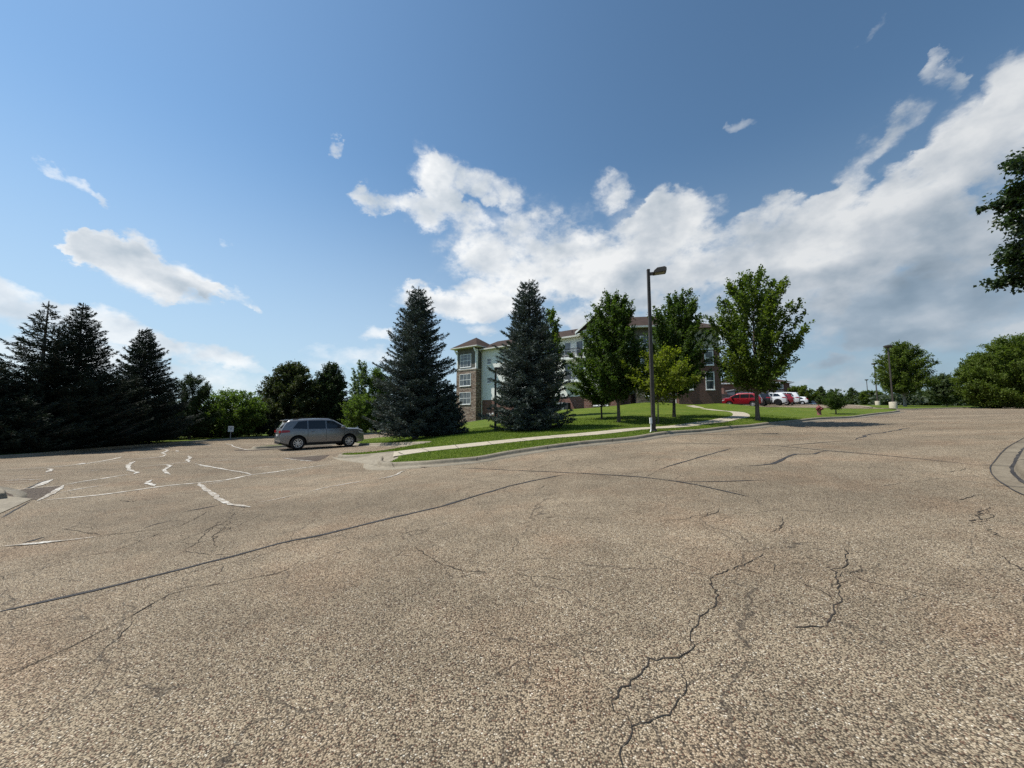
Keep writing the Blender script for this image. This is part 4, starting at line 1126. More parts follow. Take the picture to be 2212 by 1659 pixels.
for s in (-1, 1):
    xo = xm + s * 3.03
    mb.poly([(xo, gy - .56, 12.08), (xm, gy - .56, 14.24), (xm, gy - .56, 14.48), (xo, gy - .56, 12.34), (xo, gy - .505, 12.08), (xm, gy - .505, 14.24), (xm, gy - .505, 14.48), (xo, gy - .505, 12.34)], [(0,1,2,3),(7,6,5,4),(0,4,5,1),(1,5,6,2),(2,6,7,3),(3,7,4,0)])
    xi = xm + s * 2.25
    mb.box(min(xo, xi), gy - .505, 12.0, max(xo, xi), gy - .0, 12.1)
mb.build('eaves', M['trim'], roof)
window(bay, gx0 + 1.05, gx0 + 3.45, 9.95, 11.9, gy, 2, 3, .12)
for z in (6.8, 4.9): window(bld, gx0 + 1.2, gx0 + 3.2, z + .1, z + 1.6, gy, 2, 2, .1) if z > 5 else None
window(bld, gx0 + 1.3, gx0 + 3.0, 3.3, 4.2, gy + .01, 2, 2, .08)

# wing facing the road: built in its own straight frame
ang = math.atan2(-1.3, 8.6)
wing = bpy.data.objects.new('wing', None)
wing.name = 'wing'
ox, oy = 14.2, 43.7
def wing_obj(o):
    # place a mesh built in the wing frame under the building
    m = Matrix.Translation((ox, oy, 0)) @ Matrix.Rotation(ang, 4, 'Z')
    o.parent = bld
    o.matrix_parent_inverse = Matrix.Identity(4)
    o.matrix_local = (Matrix.Translation((bx, by, 0)) @ Matrix.Rotation(W37, 4, 'Z')).inverted() @ m
    return o
bpy.data.objects.remove(wing)
class _P: pass
def wbox(name, mat, *a):
    mb = MB(); mb.box(*a); return wing_obj(mb.build(name, mat))
wl = 8.7
wbox('stone_wall', M['stone'], 0., 0., 1., 4.3, 6., 6.7)
wbox('brick_wall', M['brick_fine'], 4.3, -.9, 1., wl, 6., 9.3)
wbox('wall', M['olive'], 0., .02, 6.7, 4.3, 5.98, EV)
wbox('wall', M['tan'], 4.32, -.88, 9.3, wl - .02, 5.98, EV - .6)
wbox('wall_band', M['trim'], 0., -.06, 6.62, 4.3, .1, 6.76)
wbox('wall_band', M['trim'], 4.26, -.95, 9.22, wl + .04, -.8, 9.4)
mb = MB()
mb.poly([(-.6,-.65,EV),(4.9,-.65,EV),(4.9,6.6,EV),(-.6,6.6,EV),(-.6,3.,14.2),(3.4,3.,14.2)], [(0,1,5,4),(1,2,5),(2,3,4,5),(3,0,4),(3,2,1,0)])
roof = wing_obj(mb.build('roof', M['shingle']))
mb = MB(); mb.box(-.6, -.76, EV - .17, 4.9, -.65, EV + .02); mb.box(-.6, -.65, EV - .09, 4.9, -.01, EV - .05); e_ = mb.build('eaves', M['gutter']); e_.parent = roof
mb = MB()
mb.poly([(4.2,-1.4,EV-.6),(wl+.5,-1.4,EV-.6),(wl+.5,6.4,EV-.6),(4.2,6.4,EV-.6),(5.4,2.5,13.1),(wl-.8,2.5,13.1)], [(0,1,5,4),(1,2,5),(2,3,4,5),(3,0,4),(3,2,1,0)])
wing_obj(mb.build('roof', M['shingle']))
def wwin(*a, **k):
    f = window(None, *a, **k); wing_obj(f); return f
for z in (9.4, 7.1): wwin(.6, 1.9, z, z + 1.7, .02, 2, 2); wwin(2.5, 3.8, z, z + 1.7, .02, 2, 2)
wwin(.9, 2.6, 4.3, 5.7, 0., 2, 2)
for x in (5.0, 7.2): wwin(x, x + .75, 4.9, 6.7, -.9, 1, 2, .08)
for x in (5.0, 7.2): wwin(x, x + .75, 7.6, 9.0, -.9, 1, 2, .08)
mb = MB(); mb.tube([(4.2, -.12, EV - .2), (4.2, -.12, 2.0)], .06, 8); wing_obj(mb.build('downpipe', M['gutter']))

# cabinet of grey electrical boxes by the brick wall
def local_ground(lx, ly):
    c, s = math.cos(W37), math.sin(W37)
    x, y = bx + c * lx - s * ly, by + s * lx + c * ly
    return x, y, H1(x, y) + .14
x, y, z = local_ground(12.2, -1.35)
cab = thing('electrical_cabinet', 'row of grey electrical cabinets standing against the red block wall', 'utility cabinet', (x, y, z), W37)
mb = MB(); mb.box(-1.2, -.35, -.3, .9, .35, 1.15); mb.build('housing', M['grey_metal'], cab, bevel=.015)
for i in range(4):
    mb = MB(); mb.box(-1.14 + i * .51, -.385, .08, -.68 + i * .51, -.355, 1.08); d_ = mb.build('door', M['grey_metal'], cab, bevel=.008)
    mb = MB(); mb.box(-.75 + i * .51, -.40, .55, -.71 + i * .51, -.386, .7); mb.build('handle', M['black_metal'], d_)
mb = MB(); mb.box(-1.3, -.5, -.3, .95, .5, .03); mb.build('pad', M['barrel'], cab)
mb = MB(); mb.box(.98, -.35, -.2, 1.45, .35, 1.1); mb.build('side_box', M['black_metal'], cab, bevel=.01)
# gas meters
x, y, z = local_ground(1.6, -.35)
gm = thing('gas_meter_bank', 'bank of white gas meters and pipes low on the block wall by the tower', 'gas meters', (x, y, z), W37)
mb = MB()
mb.tube([(-2.2, 0, .35), (2.4, 0, .35)], .035, 8); mb.tube([(-2.2, 0, -.3), (-2.2, 0, 1.05), (-1.6, 0, 1.05)], .035, 8); mb.tube([(1.4, 0, .35), (1.4, 0, 1.3), (1.4, .3, 1.3)], .035, 8)
mb.build('pipe', M['white_plastic'], gm, smooth=True)
for i, xx in enumerate((-1.6, -1.05, .5, 1.1, 1.75)):
    mb = MB(); mb.lathe([(.02, -.12), (.15, -.1), (.17, 0), (.15, .1), (.02, .12)], 14, 'Y', (xx, -.06, .75 + .2 * (i % 2))); mt = mb.build('meter', M['white_plastic'], gm, smooth=True)
    mb = MB(); mb.box(xx - .09, -.21, .7 + .2 * (i % 2), xx + .09, -.18, .8 + .2 * (i % 2)); mb.build('dial', M['grey_metal'], mt)
# chair cushion on the balcony
lx, ly = 13.4, -1.2
c, s = math.cos(W37), math.sin(W37)
lo = thing('lounge_chair', 'white lounge chair behind the black balcony railing', 'chair', (bx + c * lx - s * ly, by + s * lx + c * ly, 9.352), W37)
mb = MB(); mb.poly([(-.9,-.28,.3),(.5,-.28,.3),(.95,-.28,.62),(-.9,.28,.3),(.5,.28,.3),(.95,.28,.62),(-.9,-.28,.4),(.48,-.28,.4),(.9,-.28,.72),(-.9,.28,.4),(.48,.28,.4),(.9,.28,.72)],
   [(0,1,7,6),(1,2,8,7),(3,9,10,4),(4,10,11,5),(6,7,10,9),(7,8,11,10),(0,3,4,1),(1,4,5,2),(0,6,9,3),(2,5,11,8)])
mb.build('seat', M['white_plastic'], lo)
for xx in (-.8, .45):
    for yy in (-.24, .2):
        mb = MB(); mb.box(xx, yy, 0., xx + .04, yy + .04, .3); mb.build('leg', M['black_metal'], lo)

# black picket fence and dumpster style enclosure beside the wing
fx0, fy0 = XY(1551, 866, 56.); fx1, fy1 = XY(1592, 866, 63.)
fz = H1(fx0, fy0) + .2
fe = thing('metal_fence', 'black metal picket fence between the brick wing and the dark shed', 'fence', (fx0, fy0, fz), math.atan2(fy1 - fy0, fx1 - fx0))
fl = math.hypot(fx1 - fx0, fy1 - fy0)
mb = MB(); mb.box(0, -.02, .15, fl, .02, .2); mb.box(0, -.02, 1.55, fl, .02, 1.6)
n = int(fl / .13)
for i in range(n + 1): mb.box(fl * i / n - .012, -.012, -.2, fl * i / n + .012, .012, 1.75)
mb.build('pickets', M['black_metal'], fe)
for xx in (0., fl / 2, fl):
    mb = MB(); mb.box(xx - .05, -.05, -.4, xx + .05, .05, 1.85); mb.build('post', M['black_metal'], fe)
sx0, sy0 = XY(1588, 866, 66.)
M['shed'] = mottled('dark blue grey painted boards', (.03, .036, .05), (.05, .058, .075), 3, .6)
sh_ = thing('garage', 'low dark lean to garage with a sloping roof behind the red car', 'garage', (sx0, sy0, H1(sx0, sy0)), -.12)
mb = MB(); mb.poly([(0,0,-.5),(4,0,-.5),(4,3,-.5),(0,3,-.5),(0,0,2.5),(4,0,1.5),(4,3,1.5),(0,3,2.5)], [(0,1,5,4),(1,2,6,5),(2,3,7,6),(3,0,4,7),(4,5,6,7)]); mb.build('wall', M['shed'], sh_)
mb = MB(); mb.poly([(-.2,-.2,2.56),(4.2,-.2,1.46),(4.2,3.2,1.46),(-.2,3.2,2.56),(-.2,-.2,2.66),(4.2,-.2,1.56),(4.2,3.2,1.56),(-.2,3.2,2.66)], [(0,3,2,1),(4,5,6,7),(0,1,5,4),(1,2,6,5),(2,3,7,6),(3,0,4,7)]); mb.build('roof', M['grey_metal'], sh_)
# low block wall in front of it
wx0, wy0 = XY(1549, 872, 55.4); wx1, wy1 = XY(1593, 873, 62.6)
rw = MB(); rw.box(0, -.15, -.6, math.hypot(wx1 - wx0, wy1 - wy0), .15, .75)
wo = rw.build('retaining_wall', M['brick_fine']); wo.location = (wx0, wy0, H1(wx0, wy0)); wo.rotation_euler = (0, 0, math.atan2(wy1 - wy0, wx1 - wx0))
tag(wo, 'low dark brick retaining wall under the black picket fence', 'wall')

# far buildings beyond the cars
def far_house(px, py, d, w_px, top_py, label, wallm, rz, wins):
    x, y = XY(px, py, d); z = H1(x, y)
    zt = P(px, top_py, d)[2] - z
    w = w_px / FPX * d
    t = thing('apartment_building', label, 'building', (x, y, z), rz, None)
    we = zt * .74
    mb = MB(); mb.box(-w, 0, -1, 0, 9, we); wl_ = mb.build('wall', M[wallm], t)
    mb = MB(); mb.poly([(-w-.6,-.6,we),(.6,-.6,we),(.6,9.6,we),(-w-.6,9.6,we),(-w+3,4.5,zt),(-4.,4.5,zt)], [(0,1,5,4),(1,2,5),(2,3,4,5),(3,0,4),(3,2,1,0)]); rf = mb.build('roof', M['shingle'], t)
    mb = MB(); mb.box(-w-.65, -.72, we - .2, .65, -.6, we + .03); mb.box(.6, -.6, we - .2, .72, 9.6, we + .03); mb.build('eaves', M['trim'], rf)
    for (a, b_, c_, d_) in wins:
        window(t, -a, -b_, c_ * we, d_ * we, 0., 1, 2, .1)
    return t
far_house(1738, 866, 98, 120, 829, 'cream house with a brown hip roof far beyond the parked white cars', 'siding', -.35, [(1.6, .6, .55, .85), (3.6, 2.4, .55, .85)])
far_house(1708, 866, 88, 130, 808, 'dark brown brick building with a white framed window, far behind the maple', 'brick_fine', -.25, [(2.6, 1.4, .3, .62), (5.2, 4.0, .3, .62), (2.4, 1.4, .74, .95)])
# ------------------------------------------------------------------ cars
def mat_paint_car(name, c, metal=.5, rough=.28):
    m, nt, b, oc = new_mat(name, rough, c, .5, metal)
    b.inputs['Coat Weight'].default_value = .6; b.inputs['Coat Roughness'].default_value = .06
    nt.set(b.inputs['Roughness'], nt.rng(nt.noise(oc, 5, 4, .6), .3, .7, rough - .04, rough + .08))
    return m
M['car_grey'] = mat_paint_car('metallic grey paint', (.21, .215, .22), .5)
M['car_red'] = mat_paint_car('red paint', (.27, .010, .018), .25)
M['car_maroon'] = mat_paint_car('deep red paint', (.2, .012, .02), .25)
M['car_black'] = mat_paint_car('black paint', (.012, .012, .014), .2)
M['car_white'] = mat_paint_car('white paint', (.72, .73, .74), 0.)
M['car_silver'] = mat_paint_car('silver paint', (.5, .52, .54), .6)
M['car_glass'], _n, _b, _o = new_mat('dark tinted glass', .04, (.012, .014, .017), .7)
M['tyre'] = mottled('black rubber', (.012, .012, .012), (.022, .022, .022), 8, .85, .2)
M['clad'] = mottled('black plastic cladding', (.016, .016, .017), (.026, .026, .027), 8, .6, .3)
M['rim'], _n, _b, _o = new_mat('machined alloy', .3, (.6, .6, .6), .5, .35)
M['rim_dark'], _n, _b, _o = new_mat('dark alloy', .35, (.05, .05, .05), .5, .6)
M['chrome'], _n, _b, _o = new_mat('bright chrome', .1, (.8, .8, .8), .5, 1.)
M['tail'], _n, _b, _o = new_mat('red lamp lens', .12, (.3, .008, .012), .6)
M['lamp'], _n, _b, _o = new_mat('clear lamp lens', .08, (.6, .62, .64), .7, .3)
M['plate'], _n, _b, _o = new_mat('white number plate', .5, (.6, .6, .6), .3)

def make_car(label, paint, L=4.82, Wd=1.94, Ht=1.76, wb=2.92, rear=None, hood=1.18, wr=.385, rim='rim', spokes=5, clad=True, group='cars in the parking lots', kind='parked_car', rails=True, belt=1.15):
    t = thing(kind, label, 'car', group=group)
    h = L / 2
    k = Ht / 1.75
    top = rear or [(-h, .60), (-h + .01, .92), (-h + .05, 1.12 * k), (-h + .15, 1.30 * k), (-h + .36, 1.62 * k), (-h + .5, 1.69 * k)]
    top = list(top) + [(-1.1, 1.73 * k), (-.35, 1.745 * k), (.28, 1.725 * k), (.5, 1.665 * k), (.82, 1.49 * k), (1.12, 1.31 * k), (1.3, hood + .03), (1.45, hood + .015), (1.9, hood), (h - .3, hood - .04), (h - .12, hood - .12), (h - .05, hood - .32), (h - .02, .62), (h, .52)]
    tx = np.array([p[0] for p in top]); tz = np.array([p[1] for p in top])
    bxs = np.array([-h, -h + .25, -h + .5, h - .6, h - .2, h]); bzs = np.array([.46, .36, .3, .28, .3, .42])
    zt = lambda x: float(np.interp(x, tx, tz)); zb = lambda x: float(np.interp(x, bxs, bzs))
    gz = np.array([.25, .5, .78, 1.0, belt, belt + .06, 1.45 * k, 1.78 * k]); gw = np.array([.94, .985, 1., .99, .965, .94, .85, .74])
    def Y(x, z):
        e = max(0., (abs(x) - (h - .85)) / .85)
        return Wd / 2 * float(np.interp(z, gz, gw)) * (1 - .13 * e ** 2.4)
    xs = sorted(set([round(v, 3) for v in list(np.linspace(-h, h, 46)) + [-h + .02, -h + .07, -h + .13, h - .02, h - .06, h - .12]]))
    rows = []
    for x in xs:
        a, b_ = zb(x), zt(x)
        ze = b_ - .05 if b_ - a > .2 else b_ - .02
        ring = [(x, 0, a), (x, Y(x, a) * .9, a)]
        for s in np.linspace(0.02, 1, 11):
            z = a + (ze - a) * s
            ring.append((x, Y(x, z), z))
        ye = Y(x, ze)
        ring += [(x, ye * .94, b_ - .018), (x, ye * .84, b_), (x, ye * .45, b_ + .018), (x, 0, b_ + .024)]
        rows.append(ring)
    mb = MB(); n = len(rows[0]); full = 2 * n - 2
    for ring in rows:
        mb.v += ring + [(p[0], -p[1], p[2]) for p in ring[-2:0:-1]]
    for i in range(len(rows) - 1):
        for j in range(full):
            mb.f.append((i * full + j, i * full + (j + 1) % full, (i + 1) * full + (j + 1) % full, (i + 1) * full + j))
    mb.f.append(tuple(range(full))); mb.f.append(tuple((len(rows) - 1) * full + j for j in range(full))[::-1])
    body = mb.build('body', [M[paint], M['clad']], t, smooth=True)
    xr, xf = -wb / 2 - .03, wb / 2 - .03
    cut = MB()
    for x in (xr, xf): cut.lathe([(wr + .095, -Wd), (wr + .095, Wd)], 28, 'Y', (x, 0, wr))
    co = cut.build('cutter', [M[paint], M['clad']])
    co.data.polygons.foreach_set('material_index', np.ones(len(co.data.polygons), np.int32))
    # keep a core so the arches are recesses, not tunnels
    md = body.modifiers.new('arch', 'BOOLEAN'); md.object = co; md.operation = 'DIFFERENCE'; md.solver = 'EXACT'
    try: md.material_mode = 'INDEX'
    except Exception: pass
    bpy.context.view_layer.update()
    dg = bpy.context.evaluated_depsgraph_get()
    me = bpy.data.meshes.new_from_object(body.evaluated_get(dg))
    body.modifiers.clear(); old = body.data; body.data = me; me.name = 'body'
    bpy.data.objects.remove(co)
    try: me.set_sharp_from_angle(angle=R(38))
    except Exception: pass
    # undertray fills the arches' middle
    mb = MB(); mb.box(-h + .35, -Wd / 2 + .3, .24, h - .35, Wd / 2 - .3, .8); mb.build('undertray', M['clad'], t)

    def side_panel(name, poly, mat, sgn, out=.006, parent=None, sub=6):
        """polygon given in (x, z), laid on the body's flank"""
        pts = densify([np.array(p) for p in poly], .09)
        lo, hi = np.min(pts, 0), np.max(pts, 0)
        q = [p for p in pts]
        gx, gz_ = np.meshgrid(np.arange(lo[0] + .05, hi[0], .11), np.arange(lo[1] + .04, hi[1], .09))
        cand = np.stack([gx.ravel(), gz_.ravel()], 1)
        if len(cand):
            cand = cand[inside(np.array(pts), cand)]
            dd = np.array([min(np.linalg.norm(c - p) for p in pts) for c in cand]) if len(cand) else []
            q += [c for c, d_ in zip(cand, dd) if d_ > .035]
        m_ = len(pts)
        v, e, f, *_r = delaunay_2d_cdt([Vector(p) for p in q], [(i, (i + 1) % m_) for i in range(m_)], [], 1, 1e-5)
        V = [(p[0], sgn * (Y(p[0], p[1]) + out), p[1]) for p in v]
        mm = MB(); mm.poly(V, [tuple(x) for x in f])
        o = mm.build(name, mat, parent or t, smooth=True)
        return o
    # glass house
    zr = lambda x: zt(x) - .10
    b1 = belt + .05
    xw0, xw1 = -h + .62, 1.02
    cuts = [xw0 + .1, -1.12 * L / 4.82, -.1, xw1]
    for sgn in (-1, 1):
        side_panel('window', [(xw0, b1 + .05), (-1.0, b1), (-1.0, zr(-1.0)), (xw0 + .32, zr(xw0 + .3) - .03)], M['car_glass'], sgn)
        side_panel('window', [(-.94, b1), (.02, b1 - .005), (.02, zr(.02)), (-.94, zr(-.94))], M['car_glass'], sgn)
        side_panel('window', [(.09, b1 - .005), (1.14, b1 - .01), (.9, zr(.9)), (.5, zr(.5)), (.09, zr(.09))], M['car_glass'], sgn)
        # doors: seams and handles
        for x in (-.97, .055, 1.13):
            mm = MB(); zs = np.linspace(.42, b1 - .02, 8)
            V = []
            for z in zs: V += [(x - .007, sgn * (Y(x, z) + .002), z), (x + .007, sgn * (Y(x, z) + .002), z)]
            mm.poly(V, [(2*i, 2*i+1, 2*i+3, 2*i+2) for i in range(7)]); mm.build('door_seam', M['clad'], t)
        for x in (-.82, .2):
            mm = MB(); y_ = Y(x, 1.05); mm.tube([(x, sgn * y_, 1.05), (x + .03, sgn * (y_ + .035), 1.052), (x + .17, sgn * (y_ + .035), 1.052), (x + .2, sgn * y_, 1.05)], .014, 6); mm.build('handle', M[paint], t, smooth=True)
        # mirror
        mm = MB(); y_ = Y(1.0, 1.2); mm.lathe([(.01, -.11), (.09, -.09), (.11, 0), (.09, .07), (.02, .09)], 12, 'X', (1.0, sgn * (y_ + .14), 1.27))
        mm.tube([(1.02, sgn * (y_ - .02), 1.18), (1.0, sgn * (y_ + .1), 1.22)], .03, 6)
        mm.build('mirror', M[paint], t, smooth=True)
        if clad: side_panel('sill', [(xr + wr + .09, .30), (xf - wr - .09, .30), (xf - wr - .09, .40), (xr + wr + .09, .40)], M['clad'], sgn, .012)
        # lamps
        side_panel('taillight', [(-h + .04, 1.0), (-h + .50, 1.04), (-h + .46, 1.15), (-h + .10, 1.16)], M['tail'], sgn, .008)
        side_panel('headlight', [(h - .42, hood - .17), (h - .12, hood - .27), (h - .10, hood - .38), (h - .36, hood - .30)], M['lamp'], sgn, .008)
        if rails:
            mm = MB(); pts_ = [(x, sgn * (Y(x, zt(x)) * .9), zt(x) + (.055 if -1.5 < x < .35 else .01)) for x in np.linspace(-1.75, .5, 10)]
            mm.tube(pts_, .018, 6); mm.build('roof_rail', M['chrome'] if paint == 'car_red' else M['clad'], t, smooth=True)
    # windscreen and rear window lie on the top surface
    def top_panel(name, x0, x1, wf, mat, out=.007, parent=None, ny=9):
        mm = MB(); X = np.linspace(x0, x1, 7)
        for x in X:
            dz_ = (zt(x + .02) - zt(x - .02)) / .04; nn = math.sqrt(1 + dz_ * dz_)
            ye = Y(x, zt(x) - .05) * wf
            for y in np.linspace(-ye, ye, ny):
                cz = np.interp(abs(y) / (Y(x, zt(x) - .05) + 1e-6), [0, .45, .84, .94], [.024, .018, 0, -.018])
                mm.v.append((x - dz_ / nn * out, y, zt(x) + cz + out / nn))
        for i in range(6):
            for j in range(ny - 1): mm.f.append((i*ny+j, (i+1)*ny+j, (i+1)*ny+j+1, i*ny+j+1))
        return mm.build(name, mat, parent or t, smooth=True)
    top_panel('windscreen', .36, 1.26, .88, M['car_glass'])
    rx = [p for p in top if p[1] > 1.12 * k and p[0] < 0]
    top_panel('rear_window', -h + .10, -h + .40, .84, M['car_glass'])
    # tailgate items
    mm = MB(); zs_ = zt(-h + .44)
    mm.poly([(-h + .20, -.6, zs_ - .0), (-h + .20, .6, zs_ - .0), (-h + .55, .62, zs_ + .06), (-h + .55, -.62, zs_ + .06), (-h + .22, -.6, zs_ - .035), (-h + .22, .6, zs_ - .035), (-h + .55, .62, zs_ + .02), (-h + .55, -.62, zs_ + .02)], [(0,1,2,3),(4,7,6,5),(0,4,5,1),(0,3,7,4),(1,5,6,2)])
    mm.build('spoiler', M[paint], t)
    for sgn in (-1, 1):
        mm = MB(); mm.box(-h - .012, min(sgn * .5, sgn * .84), .99, -h + .10, max(sgn * .5, sgn * .86), 1.13); mm.build('taillight', M['tail'], t, bevel=.02)
        mm = MB(); mm.box(h - .2, min(sgn * .48, sgn * .8), hood - .42, h + .0, max(sgn * .48, sgn * .8), hood - .3); mm.build('headlight', M['lamp'], t, bevel=.03)
    mm = MB(); mm.box(-h - .02, -.72, .34, -h + .2, .72, .50); mm.build('bumper', M['clad'], t, bevel=.03)
    mm = MB(); mm.box(h - .15, -.66, .33, h + .015, .66, .46); mm.build('bumper', M['clad'], t, bevel=.03)
    mm = MB(); mm.box(-h - .022, -.16, .80, -h + .03, .16, .91); mm.build('licence_plate', M['plate'], t)
    mm = MB(); mm.box(h - .1, -.5, hood - .42, h + .0, .5, hood - .3); mm.build('grille', M['clad'], t, bevel=.01)
    # wheels
    for x in (xr, xf):
        for sgn in (-1, 1):
            y0 = sgn * (Wd / 2 - .115)
            mm = MB(); w_ = .115
            mm.lathe([(wr * .66, -w_), (wr * .9, -w_), (wr * .985, -w_ * .75), (wr, -w_ * .4), (wr, w_ * .4), (wr * .985, w_ * .75), (wr * .9, w_), (wr * .66, w_)], 32, 'Y', (x, y0, wr), False)
            wh = mm.build('wheel', M['tyre'], t, smooth=True)
            mm = MB(); yo = y0 + sgn * w_ * .92
            rr = wr * .67
            def ringpart(r0, r1, ya, yb):
                b0 = len(mm.v); N = 32
                for r_, yy in ((r0, ya), (r1, yb)):
                    for q in range(N): mm.v.append((x + r_ * math.cos(2*math.pi*q/N), yy, wr + r_ * math.sin(2*math.pi*q/N)))
                for q in range(N): mm.f.append((b0+q, b0+(q+1)%N, b0+N+(q+1)%N, b0+N+q))
            ringpart(rr, rr * .90, yo, yo); ringpart(rr * .9, rr * .86, yo, yo - sgn * .10)
            for q in range(spokes):
                for da in ((-.16, .16) if spokes == 5 else (0,)):
                    a = 2 * math.pi * q / spokes + .3; a2 = a + da * 1.9
                    ca, sa = math.cos(a + da * .5), math.sin(a + da * .5); cb_, sb_ = math.cos(a2), math.sin(a2)
                    wid = .022
                    p = [(x + .05 * ca - wid * sa, wr + .05 * sa + wid * ca), (x + .05 * ca + wid * sa, wr + .05 * sa - wid * ca), (x + rr * .92 * cb_ + wid * sb_, wr + rr * .92 * sb_ - wid * cb_), (x + rr * .92 * cb_ - wid * sb_, wr + rr * .92 * sb_ + wid * cb_)]
                    mm.poly([(u, yo - sgn * .012, v) for u, v in p] + [(u, yo - sgn * .05, v) for u, v in p], [(0,1,2,3),(0,4,5,1),(1,5,6,2),(2,6,7,3),(3,7,4,0)])
            mm.lathe([(.075, -.01), (.075, .012), (.02, .02)], 16, 'Y', (x, yo - sgn * .012, wr))
            mm.build('rim', M[rim], wh, smooth=True)
            mm = MB(); mm.lathe([(rr * .99, -.02), (rr * .99, .02)], 24, 'Y', (x, y0 + sgn * .02, wr)); mm.build('brake_drum', M['clad'], wh)
    return t

def park(t, rear_px, front_px, side, Wd, wb, off=0.):
    """stands the car with its near-side wheels at two sighted ground points"""
    (ax, ay), (cx_, cy_) = XY(*rear_px), XY(*front_px)
    hd = math.atan2(cy_ - ay, cx_ - ax)
    mx, my = (ax + cx_) / 2, (ay + cy_) / 2
    nx, ny = -math.sin(hd), math.cos(hd)
    mx += nx * side * (Wd / 2 - .1); my += ny * side * (Wd / 2 - .1)
    z = H1(mx, my) + off
    f = Vector((math.cos(hd), math.sin(hd), 0))
    z1 = H1(mx + f.x * wb / 2, my + f.y * wb / 2); z0 = H1(mx - f.x * wb / 2, my - f.y * wb / 2)
    l1 = H1(mx + nx * .8, my + ny * .8); l0 = H1(mx - nx * .8, my - ny * .8)
    t.location = (mx, my, z + .012)
    t.rotation_euler = (math.atan2(l1 - l0, 1.6), -math.atan2(z1 - z0, wb), hd)
    return hd

c = make_car('grey sport utility car parked alone at the kerb before the big blue spruce', 'car_grey', Ht=1.82)
park(c, (645, 972, 23.0), (753, 965, 24.87), 1, 1.94, 2.92)
HD = park(make_car('bright red sport utility car with chrome roof rails, nearest of the row', 'car_red', L=4.45, Wd=1.82, Ht=1.74, wb=2.62, wr=.35, hood=1.14, belt=1.08), (1629, 880, 48.3), (1573, 880, 50.2), -1, 1.82, 2.62, .05)
def park_dir(t, rear_px, wb, Wd, off=.05):
    ax, ay = XY(*rear_px)
    f = Vector((math.cos(HD), math.sin(HD), 0)); nn = Vector((-f.y, f.x, 0))
    p = Vector((ax, ay, 0)) + f * wb / 2 - nn * (Wd / 2 - .1)
    z1 = H1(p.x + f.x, p.y + f.y); z0 = H1(p.x - f.x, p.y - f.y)
    t.location = (p.x, p.y, H1(p.x, p.y) + off + .012); t.rotation_euler = (0, -math.atan2(z1 - z0, 2), HD)
park_dir(make_car('black sport utility car, only its rear showing past the red one', 'car_black', L=4.9, Wd=1.95, Ht=1.82, wb=2.95, wr=.38, rim='rim_dark'), (1646, 878, 51.2), 2.95, 1.95)
park_dir(make_car('white sport utility car with dark wheels and black arches', 'car_white', L=5.0, Wd=2.0, Ht=1.78, wb=3.02, wr=.40, rim='rim_dark'), (1680, 877, 54.), 3.02, 2.0)
park_dir(make_car('dark red hatchback squeezed between two white cars', 'car_maroon', L=4.5, Wd=1.85, Ht=1.66, wb=2.7, wr=.35, hood=1.08, belt=1.02), (1698, 876, 56.6), 2.7, 1.85)
park_dir(make_car('tall white boxy sport utility car at the end of the row', 'car_white', L=5.1, Wd=2.0, Ht=1.92, wb=2.95, wr=.39), (1708, 875, 58.6), 2.95, 2.0)
park_dir(make_car('small white car parked apart, beyond the row', 'car_white', L=4.4, Wd=1.8, Ht=1.55, wb=2.65, wr=.33, hood=1.0, belt=.96, rails=False), (1733, 874.8, 74.), 2.65, 1.8, 0.)
park_dir(make_car('low silver car, farthest of all, by the small trees', 'car_silver', L=4.6, Wd=1.82, Ht=1.45, wb=2.75, wr=.32, hood=.94, belt=.9, rails=False), (1752, 875, 82.), 2.75, 1.82, -.55)
# ------------------------------------------------------------------ street furniture
M['bronze'] = mottled('dark bronze paint', (.035, .028, .022), (.055, .046, .038), 3, .5, .35)
M['lens'], _n, _b, _o = new_mat('prismatic lamp lens', .3, (.3, .3, .28), .5)
M['galv'] = mottled('galvanised steel', (.3, .3, .3), (.4, .4, .4), 6, .5, .4, .6)
lg = 'lamp posts along the drive'
x, y, z = plant_at(1412, 932, 18.2)
zt = P(1405, 584, 18.2)[2] - z
lp = thing('lamp_post', 'tall square bronze lamp post with one shoebox head, at the kerb before the maples', 'lamp post', (x, y, z), 0, lg)
mb = MB(); mb.frustum((0, 0, -.3), (.085, .085), (0, 0, zt), (.062, .062)); mb.build('pole', M['bronze'], lp, bevel=.01)
mb = MB(); mb.frustum((0, 0, -.2), (.16, .16), (0, 0, .05), (.16, .16)); mb.frustum((0, 0, .05), (.13, .13), (0, 0, .12), (.1, .1)); mb.build('base', M['bronze'], lp)
mb = MB(); mb.frustum((0, 0, zt), (.07, .07), (0, 0, zt + .05), (.06, .06)); mb.build('cap', M['bronze'], lp)
hd = .30
arm = MB(); arm.box(.05, -.045, zt - .26, .24, .045, zt - .12); a_ = arm.build('arm', M['bronze'], lp); a_.rotation_euler = (0, 0, -hd)
mb = MB()
prof = [(.20, -.22), (.26, -.10), (.40, .02), (.74, .05), (.82, -.02), (.82, -.14), (.78, -.2)]
pts = [(px_, -.22, zt + pz) for px_, pz in prof] + [(px_, .22, zt + pz) for px_, pz in prof]
n = len(prof)
mb.poly(pts, [tuple(range(n)), tuple(range(2*n-1, n-1, -1))] + [(i, (i+1) % n, n + (i+1) % n, n + i) for i in range(n)])
h_ = mb.build('lamp_head', M['bronze'], lp, bevel=.012); h_.rotation_euler = (0, 0, -hd)
